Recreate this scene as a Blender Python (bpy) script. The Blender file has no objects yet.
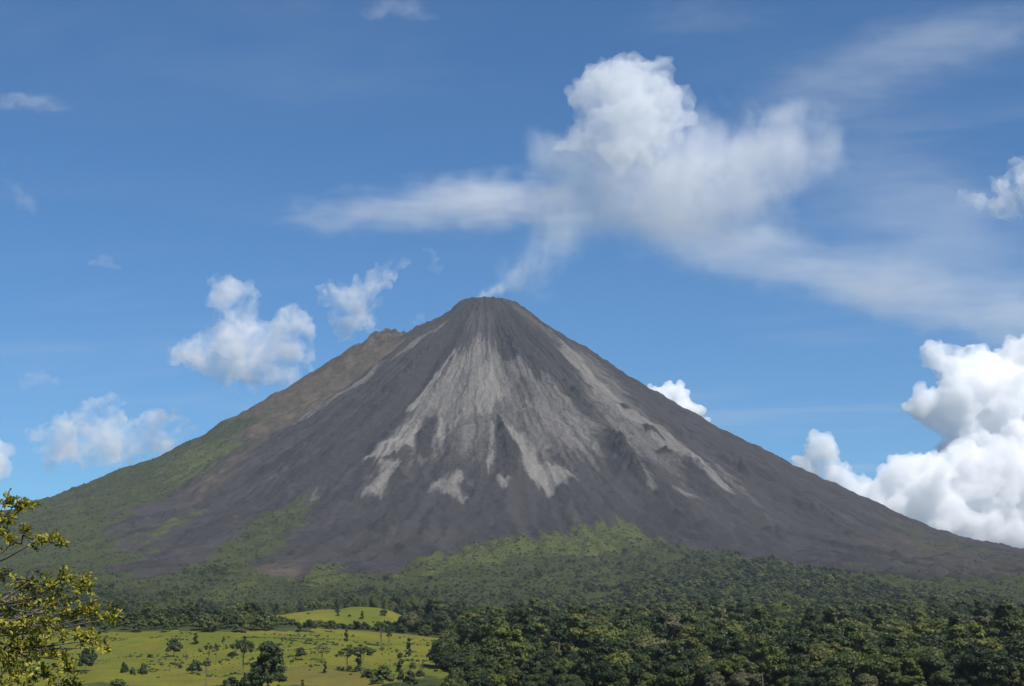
import bpy, math, random
import numpy as np
from mathutils import Vector, Matrix

random.seed(7)
RNG = np.random.default_rng(7)
SC = bpy.context.scene
COL = SC.collection

# ============================================================ noise
_P = np.random.default_rng(11).permutation(256).astype(np.int64)
_P = np.concatenate([_P, _P, _P])
_G2 = np.stack([np.cos(np.arange(256) * 2.39996), np.sin(np.arange(256) * 2.39996)], 1)
_g = np.random.default_rng(5).normal(size=(256, 3))
_G3 = _g / np.linalg.norm(_g, axis=1)[:, None]


def perlin2(x, y, seed=0):
    x = np.asarray(x, float) + seed * 17.31
    y = np.asarray(y, float) + seed * 9.77
    xi = np.floor(x).astype(np.int64); yi = np.floor(y).astype(np.int64)
    xf = x - xi; yf = y - yi
    xi &= 255; yi &= 255
    u = xf * xf * xf * (xf * (xf * 6 - 15) + 10); v = yf * yf * yf * (yf * (yf * 6 - 15) + 10)

    def g(a, b, dx, dy):
        h = _P[_P[(xi + a) & 255] + ((yi + b) & 255)]
        return _G2[h, 0] * dx + _G2[h, 1] * dy
    n00 = g(0, 0, xf, yf); n10 = g(1, 0, xf - 1, yf); n01 = g(0, 1, xf, yf - 1); n11 = g(1, 1, xf - 1, yf - 1)
    return ((n00 * (1 - u) + n10 * u) * (1 - v) + (n01 * (1 - u) + n11 * u) * v) * 1.5


def perlin3(p, seed=0):
    p = p + seed * np.array([13.7, 5.3, 9.1])
    i = np.floor(p).astype(np.int64); f = p - i; i &= 255
    w = f * f * f * (f * (f * 6 - 15) + 10)
    out = 0
    for a in (0, 1):
        for b in (0, 1):
            for c in (0, 1):
                h = _P[_P[_P[(i[:, 0] + a) & 255] + ((i[:, 1] + b) & 255)] + ((i[:, 2] + c) & 255)]
                d = (_G3[h] * (f - np.array([a, b, c]))).sum(1)
                ww = (w[:, 0] if a else 1 - w[:, 0]) * (w[:, 1] if b else 1 - w[:, 1]) * (w[:, 2] if c else 1 - w[:, 2])
                out = out + d * ww
    return out * 1.5


def fbm2(x, y, seed=0, n=4):
    o = 0; a = 1.0
    for k in range(n):
        o = o + a * perlin2(x * 2 ** k, y * 2 ** k, seed + k * 3); a *= .5
    return o


def sstep(a, b, x):
    t = np.clip((x - a) / (b - a), 0, 1)
    return t * t * (3 - 2 * t)


# ============================================================ camera
F_PX, HORIZON = 1700.0, 612.0
CAM = np.array([0.0, 0.0, 70.0])
PITCH = math.atan((HORIZON - 343.0) / F_PX)


def ray(px, py):
    u = (px - 512) / F_PX; v = (343 - py) / F_PX
    return np.array([u, math.cos(PITCH) - v * math.sin(PITCH), math.sin(PITCH) + v * math.cos(PITCH)])


def at(px, py, Y):
    """the world point at a given distance north that a sight line passes through"""
    d = ray(px, py)
    return CAM + d * (Y / d[1])


# ============================================================ terrain
SX, SY = -96.0, 6000.0          # volcano axis
OX, OY = -440.0, 6150.0         # axis of the old shoulder peak
R_MAX = 3700.0


def smooth_profile(pts, sig):
    r = np.arange(0, 9000, 5.0)
    z = np.interp(r, [p[0] for p in pts], [p[1] for p in pts])
    k = np.exp(-.5 * (np.arange(-30, 31) * 5.0 / sig) ** 2); k /= k.sum()
    zp = np.concatenate([z[30:0:-1], z, z[-1] * np.ones(30)])
    return r, np.convolve(zp, k, 'valid')


MAIN = [(0, 1161), (40, 1163), (75, 1174), (96, 1170), (118, 1157), (150, 1137), (215, 1087), (300, 1029), (400, 960), (500, 888), (600, 823), (700, 762),
        (850, 672), (1000, 595), (1150, 515), (1300, 437), (1450, 360), (1560, 310), (1640, 282), (1720, 262), (1900, 222), (2100, 195), (2400, 164),
        (2800, 130), (3200, 96), (3700, 60), (4300, 44), (9000, 30)]
OLD = [(0, 1066), (40, 1076), (60, 1071), (120, 1035), (200, 978), (300, 907), (400, 842), (500, 783), (600, 722), (700, 661), (800, 605), (900, 560),
       (1000, 519), (1100, 474), (1200, 430), (1300, 396), (1420, 370), (1600, 333), (1900, 261), (2300, 176), (2800, 107), (3300, 75), (3700, 45), (9000, 30)]
PM = smooth_profile(MAIN, 9)
PO = smooth_profile(OLD, 14)


def smax(a, b, k):
    h = np.clip(.5 + .5 * (a - b) / k, 0, 1)
    return b * (1 - h) + a * h + k * h * (1 - h)


def bump(x, y, cx, cy, sx, sy):
    return np.exp(-((x - cx) / sx) ** 2 - ((y - cy) / sy) ** 2)


def valley(x, y):
    z = 30 + (y - 800) * .02 + 6 * perlin2(x / 420, y / 420, 3) + 2.0 * perlin2(x / 130, y / 130, 4)
    z = np.minimum(z, 78 + 6 * perlin2(x / 300, y / 300, 8))
    # main pasture: a long rounded rise with a lower shoulder at its near right side
    bk = np.where(y > 1110, 290.0, 190.0)
    m = np.maximum(bump(x, y, -190, 1110, 150, bk), .96 * bump(x, y, -265, 1110, 150, bk))
    z = z + 21.5 * m + 10 * bump(x, y, -110, 930, 60, 70) + 8 * bump(x, y, -98, 842, 40, 34) + 8.5 * bump(x, y, -150, 856, 58, 32) + 5 * bump(x, y, -47, 880, 15, 18) + 4 * bump(x, y, -36, 935, 12, 20) - 5 * bump(x, y, -62, 880, 26, 70) - 4.5 * bump(x, y, -190, 925, 60, 40) + 4 * bump(x, y, -168, 985, 60, 40) + 3.2 * perlin2(x / 85, y / 85, 44) * np.exp(-((x + 170) / 190) ** 2 - ((y - 950) / 260) ** 2)
    z = z + (24 + 7 * perlin2(x / 48, y / 60, 45)) * bump(x, y, -155, 1640, 92, 120)
    z = z + 7 * bump(x, y, -270, 1560, 110, 110)
    z = z + 8 * bump(x, y, 60, 1250, 150, 150) + 9 * bump(x, y, 300, 1500, 260, 220)
    d2 = x * x + y * y
    z = z + 46.5 * np.exp(-d2 / 60.0 ** 2)
    return z


def polar(x, y):
    return np.arctan2(x - SX, -(y - SY)), np.hypot(x - SX, y - SY)


def cone(x, y):
    th, r = polar(x, y)
    m = np.interp(r, *PM)
    ro = np.hypot(x - OX, y - OY)
    o = np.interp(ro, *PO)
    return m, o, th, r


def H0(x, y):
    """smooth land surface"""
    m, o, th, r = cone(x, y)
    z = smax(m, o, 16)
    return smax(z, valley(x, y), 14)


RIBS = []  # rock outcrops: theta, r, half angle width (m), half length (m), height


def H(x, y):
    m, o, th, r = cone(x, y)
    z = smax(m, o, 12)
    env = sstep(40, 500, r) * (1 - sstep(2500, 3300, r))
    env2 = sstep(120, 350, r) * (1 - sstep(2600, 3400, r))
    th_w = th + .02 * perlin2(r / 260, th * 6, 21) + .006 * perlin2(r / 60, th * 25, 22)
    g1 = perlin2(th_w * 9, r / 2200, 1)
    g2 = perlin2(th_w * 26, r / 1100, 2)
    g3 = perlin2(th_w * 70, r / 700, 5)
    low = sstep(1200, 2200, r)
    z = z + env * (22 * g1 * (1 - .3 * low) - 11 * (np.abs(g2) - .3) * (1 + 1.3 * low) - 2.6 * (np.abs(g3) - .3) * (1 + low))
    z = z + env2 * (8 * fbm2(x / 75, y / 75, 6, 4)) + 2.2 * sstep(20, 150, r) * perlin2(x / 18, y / 18, 12)
    z = z + 9 * sstep(25, 80, r) * (1 - sstep(180, 420, r)) * (.32 - np.abs(perlin2(th_w * 5.5, r / 240, 27))) + 4 * sstep(50, 110, r) * (1 - sstep(200, 400, r)) * perlin2(x / 13, y / 13, 28)
    # rugged rim of the crater and of the old shoulder
    z = z + 9 * bump(x, y, SX, SY, 130, 130) * fbm2(x / 26, y / 26, 14, 3)
    z = z + 15 * bump(x, y, OX, OY, 240, 300) * fbm2(x / 45, y / 45, 15, 3)
    z = z - 17 * bump(x, y, SX - 165, SY - 40, 70, 200) - 12 * bump(x, y, SX - 122, SY - 20, 34, 160) - 6 * bump(x, y, SX + 225, SY - 30, 60, 160) + 9 * bump(x, y, SX + 1690, SY - 330, 110, 420)
    for (t0, r0, wt, wr, hh) in RIBS:
        q = ((th_w - t0) * r0 / wt) ** 2 + ((r - r0) / wr) ** 2
        z = z + 1.55 * hh * np.exp(-q) * (1 + .7 * fbm2(x / 26, y / 26, 18, 3))
    z = np.where(r < 150, np.minimum(z, 1168.5 + 4 * fbm2(x / 17, y / 17, 29, 2)), z)
    v = valley(x, y)
    return smax(z, v, 14) + .5 * perlin2(x / 30, y / 30, 9)


_T = np.concatenate([np.arange(300, 2600, 3.0), np.arange(2600, 9000, 6.0)])


def hit(px, py, fn=H0):
    """where a sight line first meets the land"""
    d = ray(px, py)
    P = CAM + np.outer(_T / d[1], d)
    z = fn(P[:, 0], P[:, 1])
    k = np.argmax(P[:, 2] < z)
    if not (P[:, 2] < z).any():
        return None
    if k > 0:
        a = P[k - 1, 2] - z[k - 1]; b = z[k] - P[k, 2]; t = a / (a + b + 1e-9)
        return P[k - 1] * (1 - t) + P[k] * t
    return P[k]
#@@TERRAIN_END

# ============================================================ mesh helpers
def make_mesh(name, verts, faces, smooth=False, attrs=None, mats=(), midx=None):
    """faces: (N,3) or (N,4) int array, or a list of such arrays"""
    me = bpy.data.meshes.new(name)
    if not isinstance(faces, (list, tuple)):
        faces = [faces]
    faces = [np.asarray(f, np.int32) for f in faces if len(f)]
    verts = np.asarray(verts, np.float32)
    me.vertices.add(len(verts)); me.vertices.foreach_set('co', verts.ravel())
    nl = sum(f.size for f in faces); npol = sum(len(f) for f in faces)
    me.loops.add(nl); me.polygons.add(npol)
    me.loops.foreach_set('vertex_index', np.concatenate([f.ravel() for f in faces]))
    tot = np.concatenate([np.full(len(f), f.shape[1]) for f in faces])
    st = np.concatenate([[0], np.cumsum(tot)[:-1]])
    me.polygons.foreach_set('loop_start', st.astype(np.int32))
    me.polygons.foreach_set('loop_total', tot.astype(np.int32))
    me.polygons.foreach_set('use_smooth', np.full(npol, bool(smooth)))
    for m in mats:
        me.materials.append(m)
    if midx is not None:
        me.polygons.foreach_set('material_index', np.asarray(midx, np.int32))
    for k, (typ, data) in (attrs or {}).items():
        a = me.attributes.new(k, typ, 'POINT')
        a.data.foreach_set('vector' if typ == 'FLOAT_VECTOR' else 'color' if typ == 'FLOAT_COLOR' else 'value', np.asarray(data, np.float32).ravel())
    me.update(calc_edges=True)
    return me


def link(name, data, parent=None, **props):
    o = bpy.data.objects.new(name, data); COL.objects.link(o)
    if parent:
        o.parent = parent
    for k, v in props.items():
        o[k] = v
    return o


def grid_faces(nr, nc, wrap=False):
    i = np.arange(nr - 1)[:, None] * nc; j = np.arange(nc if wrap else nc - 1)[None]
    j2 = (j + 1) % nc
    return np.stack([i + j, i + j2, i + nc + j2, i + nc + j], -1).reshape(-1, 4)


# ============================================================ node helpers
class NT:
    def __init__(s, tree):
        s.t = tree; s.n = tree.nodes; s.l = tree.links; s.n.clear()

    def node(s, typ, **kw):
        n = s.n.new(typ)
        for k, v in kw.items():
            setattr(n, k, v)
        return n

    def put(s, sock, v):
        if hasattr(v, 'is_output'):
            s.l.new(v, sock)
        elif v is not None:
            sock.default_value = v

    def math(s, op, a, b=None, c=None, clamp=False):
        n = s.node('ShaderNodeMath', operation=op, use_clamp=clamp)
        s.put(n.inputs[0], a); s.put(n.inputs[1], b); s.put(n.inputs[2], c)
        return n.outputs[0]

    def vmath(s, op, a, b=None):
        n = s.node('ShaderNodeVectorMath', operation=op)
        s.put(n.inputs[0], a); s.put(n.inputs[1], b)
        return n.outputs['Value'] if op in ('LENGTH', 'DOT_PRODUCT', 'DISTANCE') else n.outputs[0]

    def mix(s, f, a, b, blend='MIX'):
        n = s.node('ShaderNodeMix', data_type='RGBA', blend_type=blend)
        s.put(n.inputs[0], f)
        s.put(n.inputs[6], a if hasattr(a, 'is_output') else (*a, 1)); s.put(n.inputs[7], b if hasattr(b, 'is_output') else (*b, 1))
        return n.outputs[2]

    def noise(s, vec, scale, detail=4, rough=.55, dist=0):
        n = s.node('ShaderNodeTexNoise')
        s.put(n.inputs['Vector'], vec); n.inputs['Scale'].default_value = scale
        n.inputs['Detail'].default_value = detail; n.inputs['Roughness'].default_value = rough; n.inputs['Distortion'].default_value = dist
        return n.outputs['Fac']

    def ramp(s, v, lo, hi, a=0., b=1.):
        n = s.node('ShaderNodeMapRange', interpolation_type='SMOOTHSTEP')
        s.put(n.inputs[0], v); n.inputs[1].default_value = lo; n.inputs[2].default_value = hi
        n.inputs[3].default_value = a; n.inputs[4].default_value = b
        return n.outputs[0]

    def attr(s, name, out='Fac'):
        return s.node('ShaderNodeAttribute', attribute_name=name).outputs[out]


def new_mat(name):
    m = bpy.data.materials.new(name); m.use_nodes = True
    return m, NT(m.node_tree)


def finish(t, col, rough=.9, spec=.1, bump=None, dist=1.0, strength=.6):
    b = t.node('ShaderNodeBsdfPrincipled')
    t.put(b.inputs['Base Color'], col if hasattr(col, 'is_output') else (*col, 1))
    t.put(b.inputs['Roughness'], rough); b.inputs['Specular IOR Level'].default_value = spec
    if bump is not None:
        n = t.node('ShaderNodeBump'); n.inputs['Strength'].default_value = strength; n.inputs['Distance'].default_value = dist
        t.l.new(bump, n.inputs['Height']); t.l.new(n.outputs[0], b.inputs['Normal'])
    o = t.node('ShaderNodeOutputMaterial'); t.l.new(b.outputs[0], o.inputs[0])
    return b


# ============================================================ regions on the land
def plan(pts, lift=0):
    """picks on the land -> plan coordinates"""
    out = []
    for p in pts:
        q = hit(*p)
        if q is None:
            for dy in (3, 6, 10, 16, 24):
                q = hit(p[0], p[1] + dy)
                if q is not None:
                    break
        out.append(q[:2])
    return np.array(out)


def sdist(poly, x, y, chunk=None):
    """signed distance to a polygon (positive inside)"""
    d = np.full(x.shape, 1e12); ins = np.zeros(x.shape, bool)
    for i in range(len(poly)):
        x0, y0 = poly[i]; x1, y1 = poly[(i + 1) % len(poly)]
        ex, ey = x1 - x0, y1 - y0
        t = np.clip(((x - x0) * ex + (y - y0) * ey) / (ex * ex + ey * ey + 1e-9), 0, 1)
        d = np.minimum(d, (x - x0 - t * ex) ** 2 + (y - y0 - t * ey) ** 2)
        if ey != 0:
            c = ((y0 <= y) != (y1 <= y))
            ins ^= c & (x < x0 + (y - y0) * ex / ey)
    return np.where(ins, 1, -1) * np.sqrt(d)


def to_polar(P):
    th, r = polar(P[:, 0], P[:, 1])
    return np.stack([th * 1000, r], 1)


def z5(*p):   # detail sheet of the upper cone
    return [(330 + a * .3418, 290 + b * .3418) for a, b in p]


def z6(*p):   # detail sheet of the west flank
    return [(a * .4372, 300 + b * .4372) for a, b in p]


def z7(*p):   # detail sheet of the east flank
    return [(600 + a * .414, 330 + b * .414) for a, b in p]


def zs(*p):   # detail sheet of the summit
    return [(400 + a * .1953, 300 + b * .1953) for a, b in p]


def zr(*p):   # detail sheet of the right middle slope
    return [(560 + a * .2334, 380 + b * .2334) for a, b in p]


# pale scree sheets: polygon, strength, edge softness
SCREE = [
    (z5((430, 110), (520, 120), (640, 240), (800, 470), (660, 540), (430, 520), (210, 500), (95, 488), (300, 260)), .50, 55),
    (z5((640, 120), (760, 190), (900, 330), (1060, 490), (1010, 560), (860, 470), (720, 300)), .52, 38),
    (z5((440, 120), (405, 160), (372, 180), (335, 250), (290, 300), (250, 350), (170, 430), (93, 492), (140, 500), (190, 490), (245, 465), (270, 410), (300, 365), (325, 395), (345, 440), (400, 400), (430, 370), (465, 330), (500, 290), (520, 240), (490, 170)), .66, 24),
    (zs((285, 255), (255, 290), (190, 380), (100, 490), (20, 570), (60, 590), (150, 500), (215, 390), (280, 290)), .95, 7),
    (zs((430, 275), (400, 340), (380, 430), (370, 540), (440, 600), (520, 540), (545, 480), (500, 380), (460, 290)), .9, 20),
    (zs((350, 50), (490, 40), (500, 120), (470, 200), (430, 280), (370, 300), (300, 270), (350, 190)), .30, 16),
    (z5((93, 492), (130, 470), (180, 425), (230, 400), (260, 420), (245, 462), (190, 492), (140, 500)), .95, 9),
    (z5((315, 365), (345, 385), (335, 475), (318, 470)), .8, 7),
    (z5((250, 490), (290, 490), (280, 515), (252, 515)), .6, 6),
    (z5((330, 375), (345, 480), (420, 500), (455, 520), (470, 450), (470, 350), (420, 380)), .42, 25),
    (z5((130, 505), (228, 508), (185, 550), (168, 580), (150, 620), (85, 615), (105, 590), (140, 560), (150, 530)), .85, 10),
    (z5((100, 540), (125, 540), (118, 565), (100, 565)), .6, 6),
    (z5((285, 590), (330, 560), (350, 535), (370, 540), (400, 555), (375, 590), (405, 615), (385, 640), (350, 605), (310, 600)), .8, 10),
    (z5((400, 545), (425, 555), (420, 580), (400, 575)), .5, 8),
    (z5((470, 380), (486, 395), (482, 430), (480, 500), (468, 540), (458, 510), (462, 440)), .9, 7),
    (z5((500, 385), (540, 400), (575, 420), (605, 445), (612, 490), (660, 505), (720, 550), (680, 560), (640, 585), (590, 560), (565, 520), (560, 470), (530, 430)), .9, 10),
    (z5((490, 550), (535, 548), (522, 588), (500, 582)), .7, 7),
    (z5((500, 250), (560, 300), (640, 330), (740, 420), (775, 480), (700, 470), (640, 420), (560, 330), (510, 300)), .62, 22),
    (z5((610, 230), (660, 260), (760, 400), (800, 480), (760, 460), (680, 340)), .62, 14),
    (z5((540, 170), (560, 180), (590, 260), (640, 330), (600, 330), (550, 250)), .4, 14),
    (z5((625, 95), (660, 135), (720, 190), (800, 265), (880, 350), (960, 420), (1020, 490), (985, 470), (900, 400), (820, 340), (740, 260), (660, 170)), .72, 10),
    (z5((640, 110), (665, 135), (760, 230), (840, 310), (820, 305), (730, 215)), .95, 6),
    (zr((80, -20), (220, 40), (330, 120), (450, 200), (560, 290), (680, 400), (745, 490), (680, 460), (600, 390), (500, 320), (400, 250), (270, 170), (150, 70)), .70, 12),
    (zr((520, 285), (560, 330), (620, 385), (600, 390), (540, 330)), .95, 5),
    (zr((640, 410), (735, 485), (740, 496), (680, 465)), .9, 6),
    (zr((-60, -20), (40, 60), (90, 140), (180, 200), (150, 315), (90, 285), (20, 180), (-60, 100)), .55, 16),
    (zr((120, 100), (260, 190), (420, 320), (530, 395), (470, 385), (340, 310), (210, 215)), .55, 16),
    (zr((325, 330), (380, 385), (412, 495), (385, 480), (350, 400)), .6, 7),
    (zr((-20, 360), (30, 390), (75, 430), (20, 430), (-30, 410)), .6, 8),
    (zr((480, 475), (540, 480), (605, 520), (560, 528), (490, 500)), .6, 8),
    (zr((500, 430), (560, 450), (590, 480), (540, 470)), .45, 8),
    (zr((600, 290), (720, 370), (860, 545), (800, 505), (680, 400)), .5, 14),
    (zr((760, 430), (860, 520), (960, 640), (900, 610), (800, 500)), .42, 14),
    (zr((860, 480), (1000, 620), (1100, 700), (1010, 660), (900, 560)), .3, 16),
    (zs((260, 95), (190, 155), (130, 190), (0, 290), (-120, 370), (-110, 350), (0, 262), (120, 175), (190, 130)), .58, 6),
    (z5((0, 330), (-60, 370), (-110, 400), (-105, 385), (-50, 345), (0, 312)), .5, 8),
    (z5((140, 222), (70, 275), (0, 318), (-20, 332), (-15, 342), (60, 300), (145, 240)), .55, 6),
    (z6((690, 345), (640, 400), (600, 430), (560, 430), (620, 390)), .3, 18),
    (z6((735, 420), (725, 470), (712, 470), (720, 430)), .6, 6),
    (zs((540, 5), (600, 15), (680, 80), (740, 150), (800, 210), (760, 190), (680, 110), (600, 50)), .45, 8),
    (z6((860, 505), (905, 495), (925, 530), (905, 560), (880, 520)), .3, 12),
]
# dark lava rock showing through the ash
ROCK = [
    (z5((285, 375), (318, 372), (310, 400), (303, 470), (285, 490), (255, 500), (250, 455)), .9, 8),
    (z5((486, 380), (500, 380), (512, 420), (558, 465), (552, 500), (548, 552), (488, 555), (486, 470)), .95, 8),
    (z5((500, 315), (560, 330), (600, 400), (560, 395), (520, 385), (480, 372), (482, 330)), .36, 26),
    (zs((470, 150), (505, 60), (545, 25), (600, 60), (660, 130), (700, 230), (745, 380), (700, 400), (620, 330), (560, 320), (505, 270), (490, 190)), .85, 9),
    (zs((340, 20), (420, 10), (500, 10), (480, 60), (350, 70)), .5, 8),
    (zs((330, 80), (345, 180), (300, 230), (200, 340), (120, 430), (30, 480), (0, 400), (60, 330), (180, 220), (260, 120)), .55, 14),
    (zs((720, 330), (800, 400), (900, 520), (850, 520), (760, 420)), .6, 9),
    (zs((620, 110), (700, 190), (800, 290), (900, 400), (860, 390), (760, 290), (660, 190)), .5, 9),
    (zr((255, 118), (290, 115), (322, 132), (300, 146), (270, 135)), .95, 3.5),
    (zr((340, 205), (390, 198), (452, 258), (410, 245), (360, 222)), .9, 4),
    (zr((400, 285), (460, 298), (505, 335), (440, 325)), .95, 4),
    (zr((465, 180), (530, 228), (530, 250), (485, 215)), .8, 5),
    (zr((500, 350), (540, 385), (520, 385)), .8, 4),
    (zr((560, 280), (600, 300), (640, 350), (600, 330)), .5, 8),
    (zr((700, 350), (800, 410), (790, 420), (720, 380)), .7, 8),
    (zr((800, 370), (860, 400), (860, 430), (810, 390)), .7, 7),
    (zr((100, 70), (170, 120), (170, 160), (120, 130), (40, 90)), .7, 9),
    (zr((180, 225), (230, 220), (290, 280), (350, 360), (375, 460), (330, 440), (260, 340), (190, 290)), .9, 9),
    (zr((150, 620), (260, 600), (250, 640)), .4, 10),
    (z5((440, 60), (500, 40), (560, 60), (640, 130), (640, 160), (560, 120), (480, 120)), .4, 14),
    (z5((640, 250), (720, 290), (790, 370), (760, 370), (690, 320)), .6, 12),
        (z5((350, 130), (320, 170), (200, 240), (130, 340), (150, 400), (230, 330), (330, 220), (385, 140)), .5, 20),
    (z7((380, 480), (440, 490), (470, 530), (400, 520)), .7, 10),
    (z7((300, 300), (420, 370), (520, 440), (700, 530), (690, 560), (520, 480), (400, 400)), .45, 18),
    (z7((900, 545), (1020, 555), (1020, 585), (920, 565)), .6, 10),
    (z6((840, 520), (890, 500), (915, 520), (915, 560), (860, 550)), .6, 14),
    (z6((370, 480), (410, 475), (400, 500), (370, 510)), .7, 7),
    (z6((280, 510), (330, 495), (320, 530), (290, 540)), .6, 7),
]
# green growth on the flanks
GREEN = [
    (z6((0, 470), (100, 480), (250, 405), (420, 335), (500, 295), (560, 290), (520, 350), (470, 400), (400, 430), (330, 470), (270, 520), (260, 570), (320, 600), (330, 690), (0, 690)), 1.0, 22),
    (z6((470, 320), (560, 280), (600, 255), (600, 270), (520, 330)), .5, 16),
    (z6((330, 540), (420, 480), (485, 470), (460, 500), (390, 530), (350, 600), (330, 600)), .7, 18),
    (z6((700, 445), (720, 460), (690, 520), (640, 570), (560, 640), (500, 700), (330, 700), (330, 660), (420, 620), (520, 560), (610, 490)), 1.0, 14),
    (z6((700, 620), (760, 600), (810, 630), (800, 655), (740, 660), (705, 645)), .7, 12),
    ([(-60, 560), (60, 570), (140, 596), (215, 606), (300, 604), (340, 596), (385, 582), (405, 566), (440, 556), (480, 547), (520, 541), (560, 531), (600, 521), (632, 523), (660, 535), (700, 548), (740, 552), (790, 570), (840, 582), (900, 596), (960, 604), (1020, 610), (1090, 616), (1090, 660), (-60, 660)], 1.0, 16),
    (z7((560, 520), (640, 540), (760, 610), (740, 640), (640, 590)), .58, 26),
    (z7((760, 560), (900, 590), (1030, 620), (1030, 670), (840, 640)), .62, 26),
    (z7((640, 440), (720, 470), (880, 520), (1030, 555), (1030, 600), (860, 560), (700, 500)), .48, 26),
    ([(430, 560), (480, 545), (520, 541), (525, 560), (470, 575), (420, 585)], 1.0, 16),
]
# bright tall grass among the growth
GRASS = [
    ([(540, 538), (570, 528), (605, 520), (632, 522), (655, 534), (640, 545), (600, 552), (560, 556), (520, 560), (440, 575), (400, 585), (430, 560), (480, 547), (520, 545)], 1.0, 14),
    (z6((560, 640), (640, 575), (690, 525), (715, 470), (700, 540), (650, 600), (560, 670), (480, 700), (420, 700)), 1.0, 12),
    (z6((420, 480), (490, 470), (450, 500), (360, 560), (340, 600), (330, 570)), .8, 10),
    (z6((420, 345), (560, 290), (540, 330), (470, 390), (380, 440), (330, 460), (400, 410)), .75, 18),
    (z6((250, 560), (340, 540), (345, 610), (280, 590)), .8, 14),
    (z6((700, 620), (760, 600), (810, 630), (800, 655), (740, 660), (705, 645)), 1, 12),
]
# reddish brown weathered ground
BROWN = [
    (zs((350, 40), (490, 30), (480, 110), (430, 150), (360, 120)), .38, 10),
    (zs((0, 320), (60, 330), (130, 350), (110, 380), (30, 380)), .5, 8),
    (z5((250, 490), (290, 490), (280, 515), (252, 515)), .4, 5),
    (z5((500, 480), (545, 480), (548, 545), (495, 545)), .45, 6),
    ([(371, 336), (391, 334), (408, 338), (380, 360), (350, 385), (310, 410), (270, 435), (240, 440), (250, 416), (300, 388), (338, 364)], 1.0, 14),
    (z6((560, 330), (660, 230), (760, 160), (700, 250), (560, 380), (480, 450), (400, 470), (440, 410)), .55, 24),
    (z7((560, 500), (760, 590), (900, 600), (1020, 620), (1020, 560), (850, 520), (700, 480)), .42, 26),
    (z5((500, 32), (545, 40), (610, 80), (650, 130), (600, 110), (540, 60)), .55, 10),
    ([(210, 600), (250, 570), (300, 560), (330, 590), (320, 603), (260, 603)], .8, 16),
    (z6((480, 540), (540, 500), (640, 440), (620, 470), (560, 520), (500, 560)), .4, 20),
]


def region_mask(regions, th, r, wobble=1.0):
    """regions in polar coordinates of the cone: edges ragged downslope"""
    X = th * 1000; Y = r
    front = np.abs(th) < 2.2
    nx = 10 * perlin2(th * 90, r / 190, 31) + 5 * perlin2(th * 260, r / 90, 32)
    ny = 55 * perlin2(th * 60, r / 260, 33) + 26 * perlin2(th * 170, r / 70, 34)
    out = np.zeros(th.shape)
    for poly, s, soft in regions:
        P = to_polar(plan(poly))
        m = 60
        sel = front & (X > P[:, 0].min() - m) & (X < P[:, 0].max() + m) & (Y > P[:, 1].min() - 150) & (Y < P[:, 1].max() + 150)
        idx = np.nonzero(sel)
        if not len(idx[0]):
            continue
        k = .35 + soft / 22 * .65
        Q = P * [1, .3]
        d = sdist(Q, X[idx] + wobble * k * nx[idx], (Y[idx] + wobble * k * ny[idx]) * .3)
        out[idx] = np.maximum(out[idx], s * sstep(-soft, soft, d))
    return out


# outcrops stand proud of the ash
def add_rib(pt, wt, wr, hh):
    q = hit(*pt); th, r = polar(q[0], q[1]); RIBS.append((float(th), float(r), wt, wr, hh))


_H0 = H0
for pt, wt, wr, hh in [(z5((282, 430))[0], 17, 60, 16), (z5((515, 470))[0], 20, 80, 20), (z5((495, 410))[0], 10, 60, 12), (z5((850, 470))[0], 22, 90, 20),
                       (z5((900, 530))[0], 22, 90, 17), (z5((868, 350))[0], 14, 26, 12), (z5((945, 418))[0], 18, 30, 14), (z5((985, 480))[0], 18, 30, 12),
                       (z7((425, 505))[0], 30, 60, 14), (z6((885, 525))[0], 34, 70, 14), (z6((390, 490))[0], 16, 40, 14), (z6((305, 515))[0], 18, 50, 12),
                       (z5((540, 185))[0], 22, 110, 12), (z5((725, 310))[0], 20, 110, 12), (z5((540, 350))[0], 26, 90, 10), (z5((240, 240))[0], 30, 150, 14),
                       (z7((240, 330))[0], 18, 60, 12), (z7((330, 330))[0], 20, 80, 14), (z7((520, 440))[0], 26, 90, 14), (z7((620, 500))[0], 26, 90, 12)]:
    add_rib(pt, wt, wr, hh)

# ---- the forest edge and the pastures in plan
FOREST_PLAN = plan([(-90, 585), (0, 590), (60, 595), (120, 598), (150, 606), (215, 612), (250, 607), (335, 602), (348, 594), (400, 594), (430, 598), (470, 604), (510, 606),
                    (545, 600), (580, 592), (610, 578), (650, 560), (690, 551), (720, 550), (760, 556), (800, 563), (850, 574), (900, 586), (950, 595), (1000, 601), (1100, 610)])
FOREST_PLAN = np.vstack([FOREST_PLAN, [[1500, 2400], [900, 560], [0, 520], [-700, 520], [-1200, 2400]]])
STRIP_PLAN = plan(z6((690, 460), (670, 520), (600, 580), (520, 640), (400, 690), (345, 690), (420, 630), (520, 570), (610, 500)))
MEADOW_PLAN = np.vstack([plan([(-60, 632), (0, 632), (60, 632), (110, 632), (160, 631.5), (210, 632), (250, 631.5), (300, 630.5), (350, 630), (390, 633), (430, 636), (454, 641), (440, 650), (434, 660), (442, 668), (456, 674), (440, 682)]),
                         [[-45, 800], [-40, 640], [-330, 600], [-420, 900]]])
CLEARINGS = [plan([(440, 632), (480, 631), (483, 637), (445, 640)]), plan([(541, 655), (552, 650), (554, 668), (545, 672)])]


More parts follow.
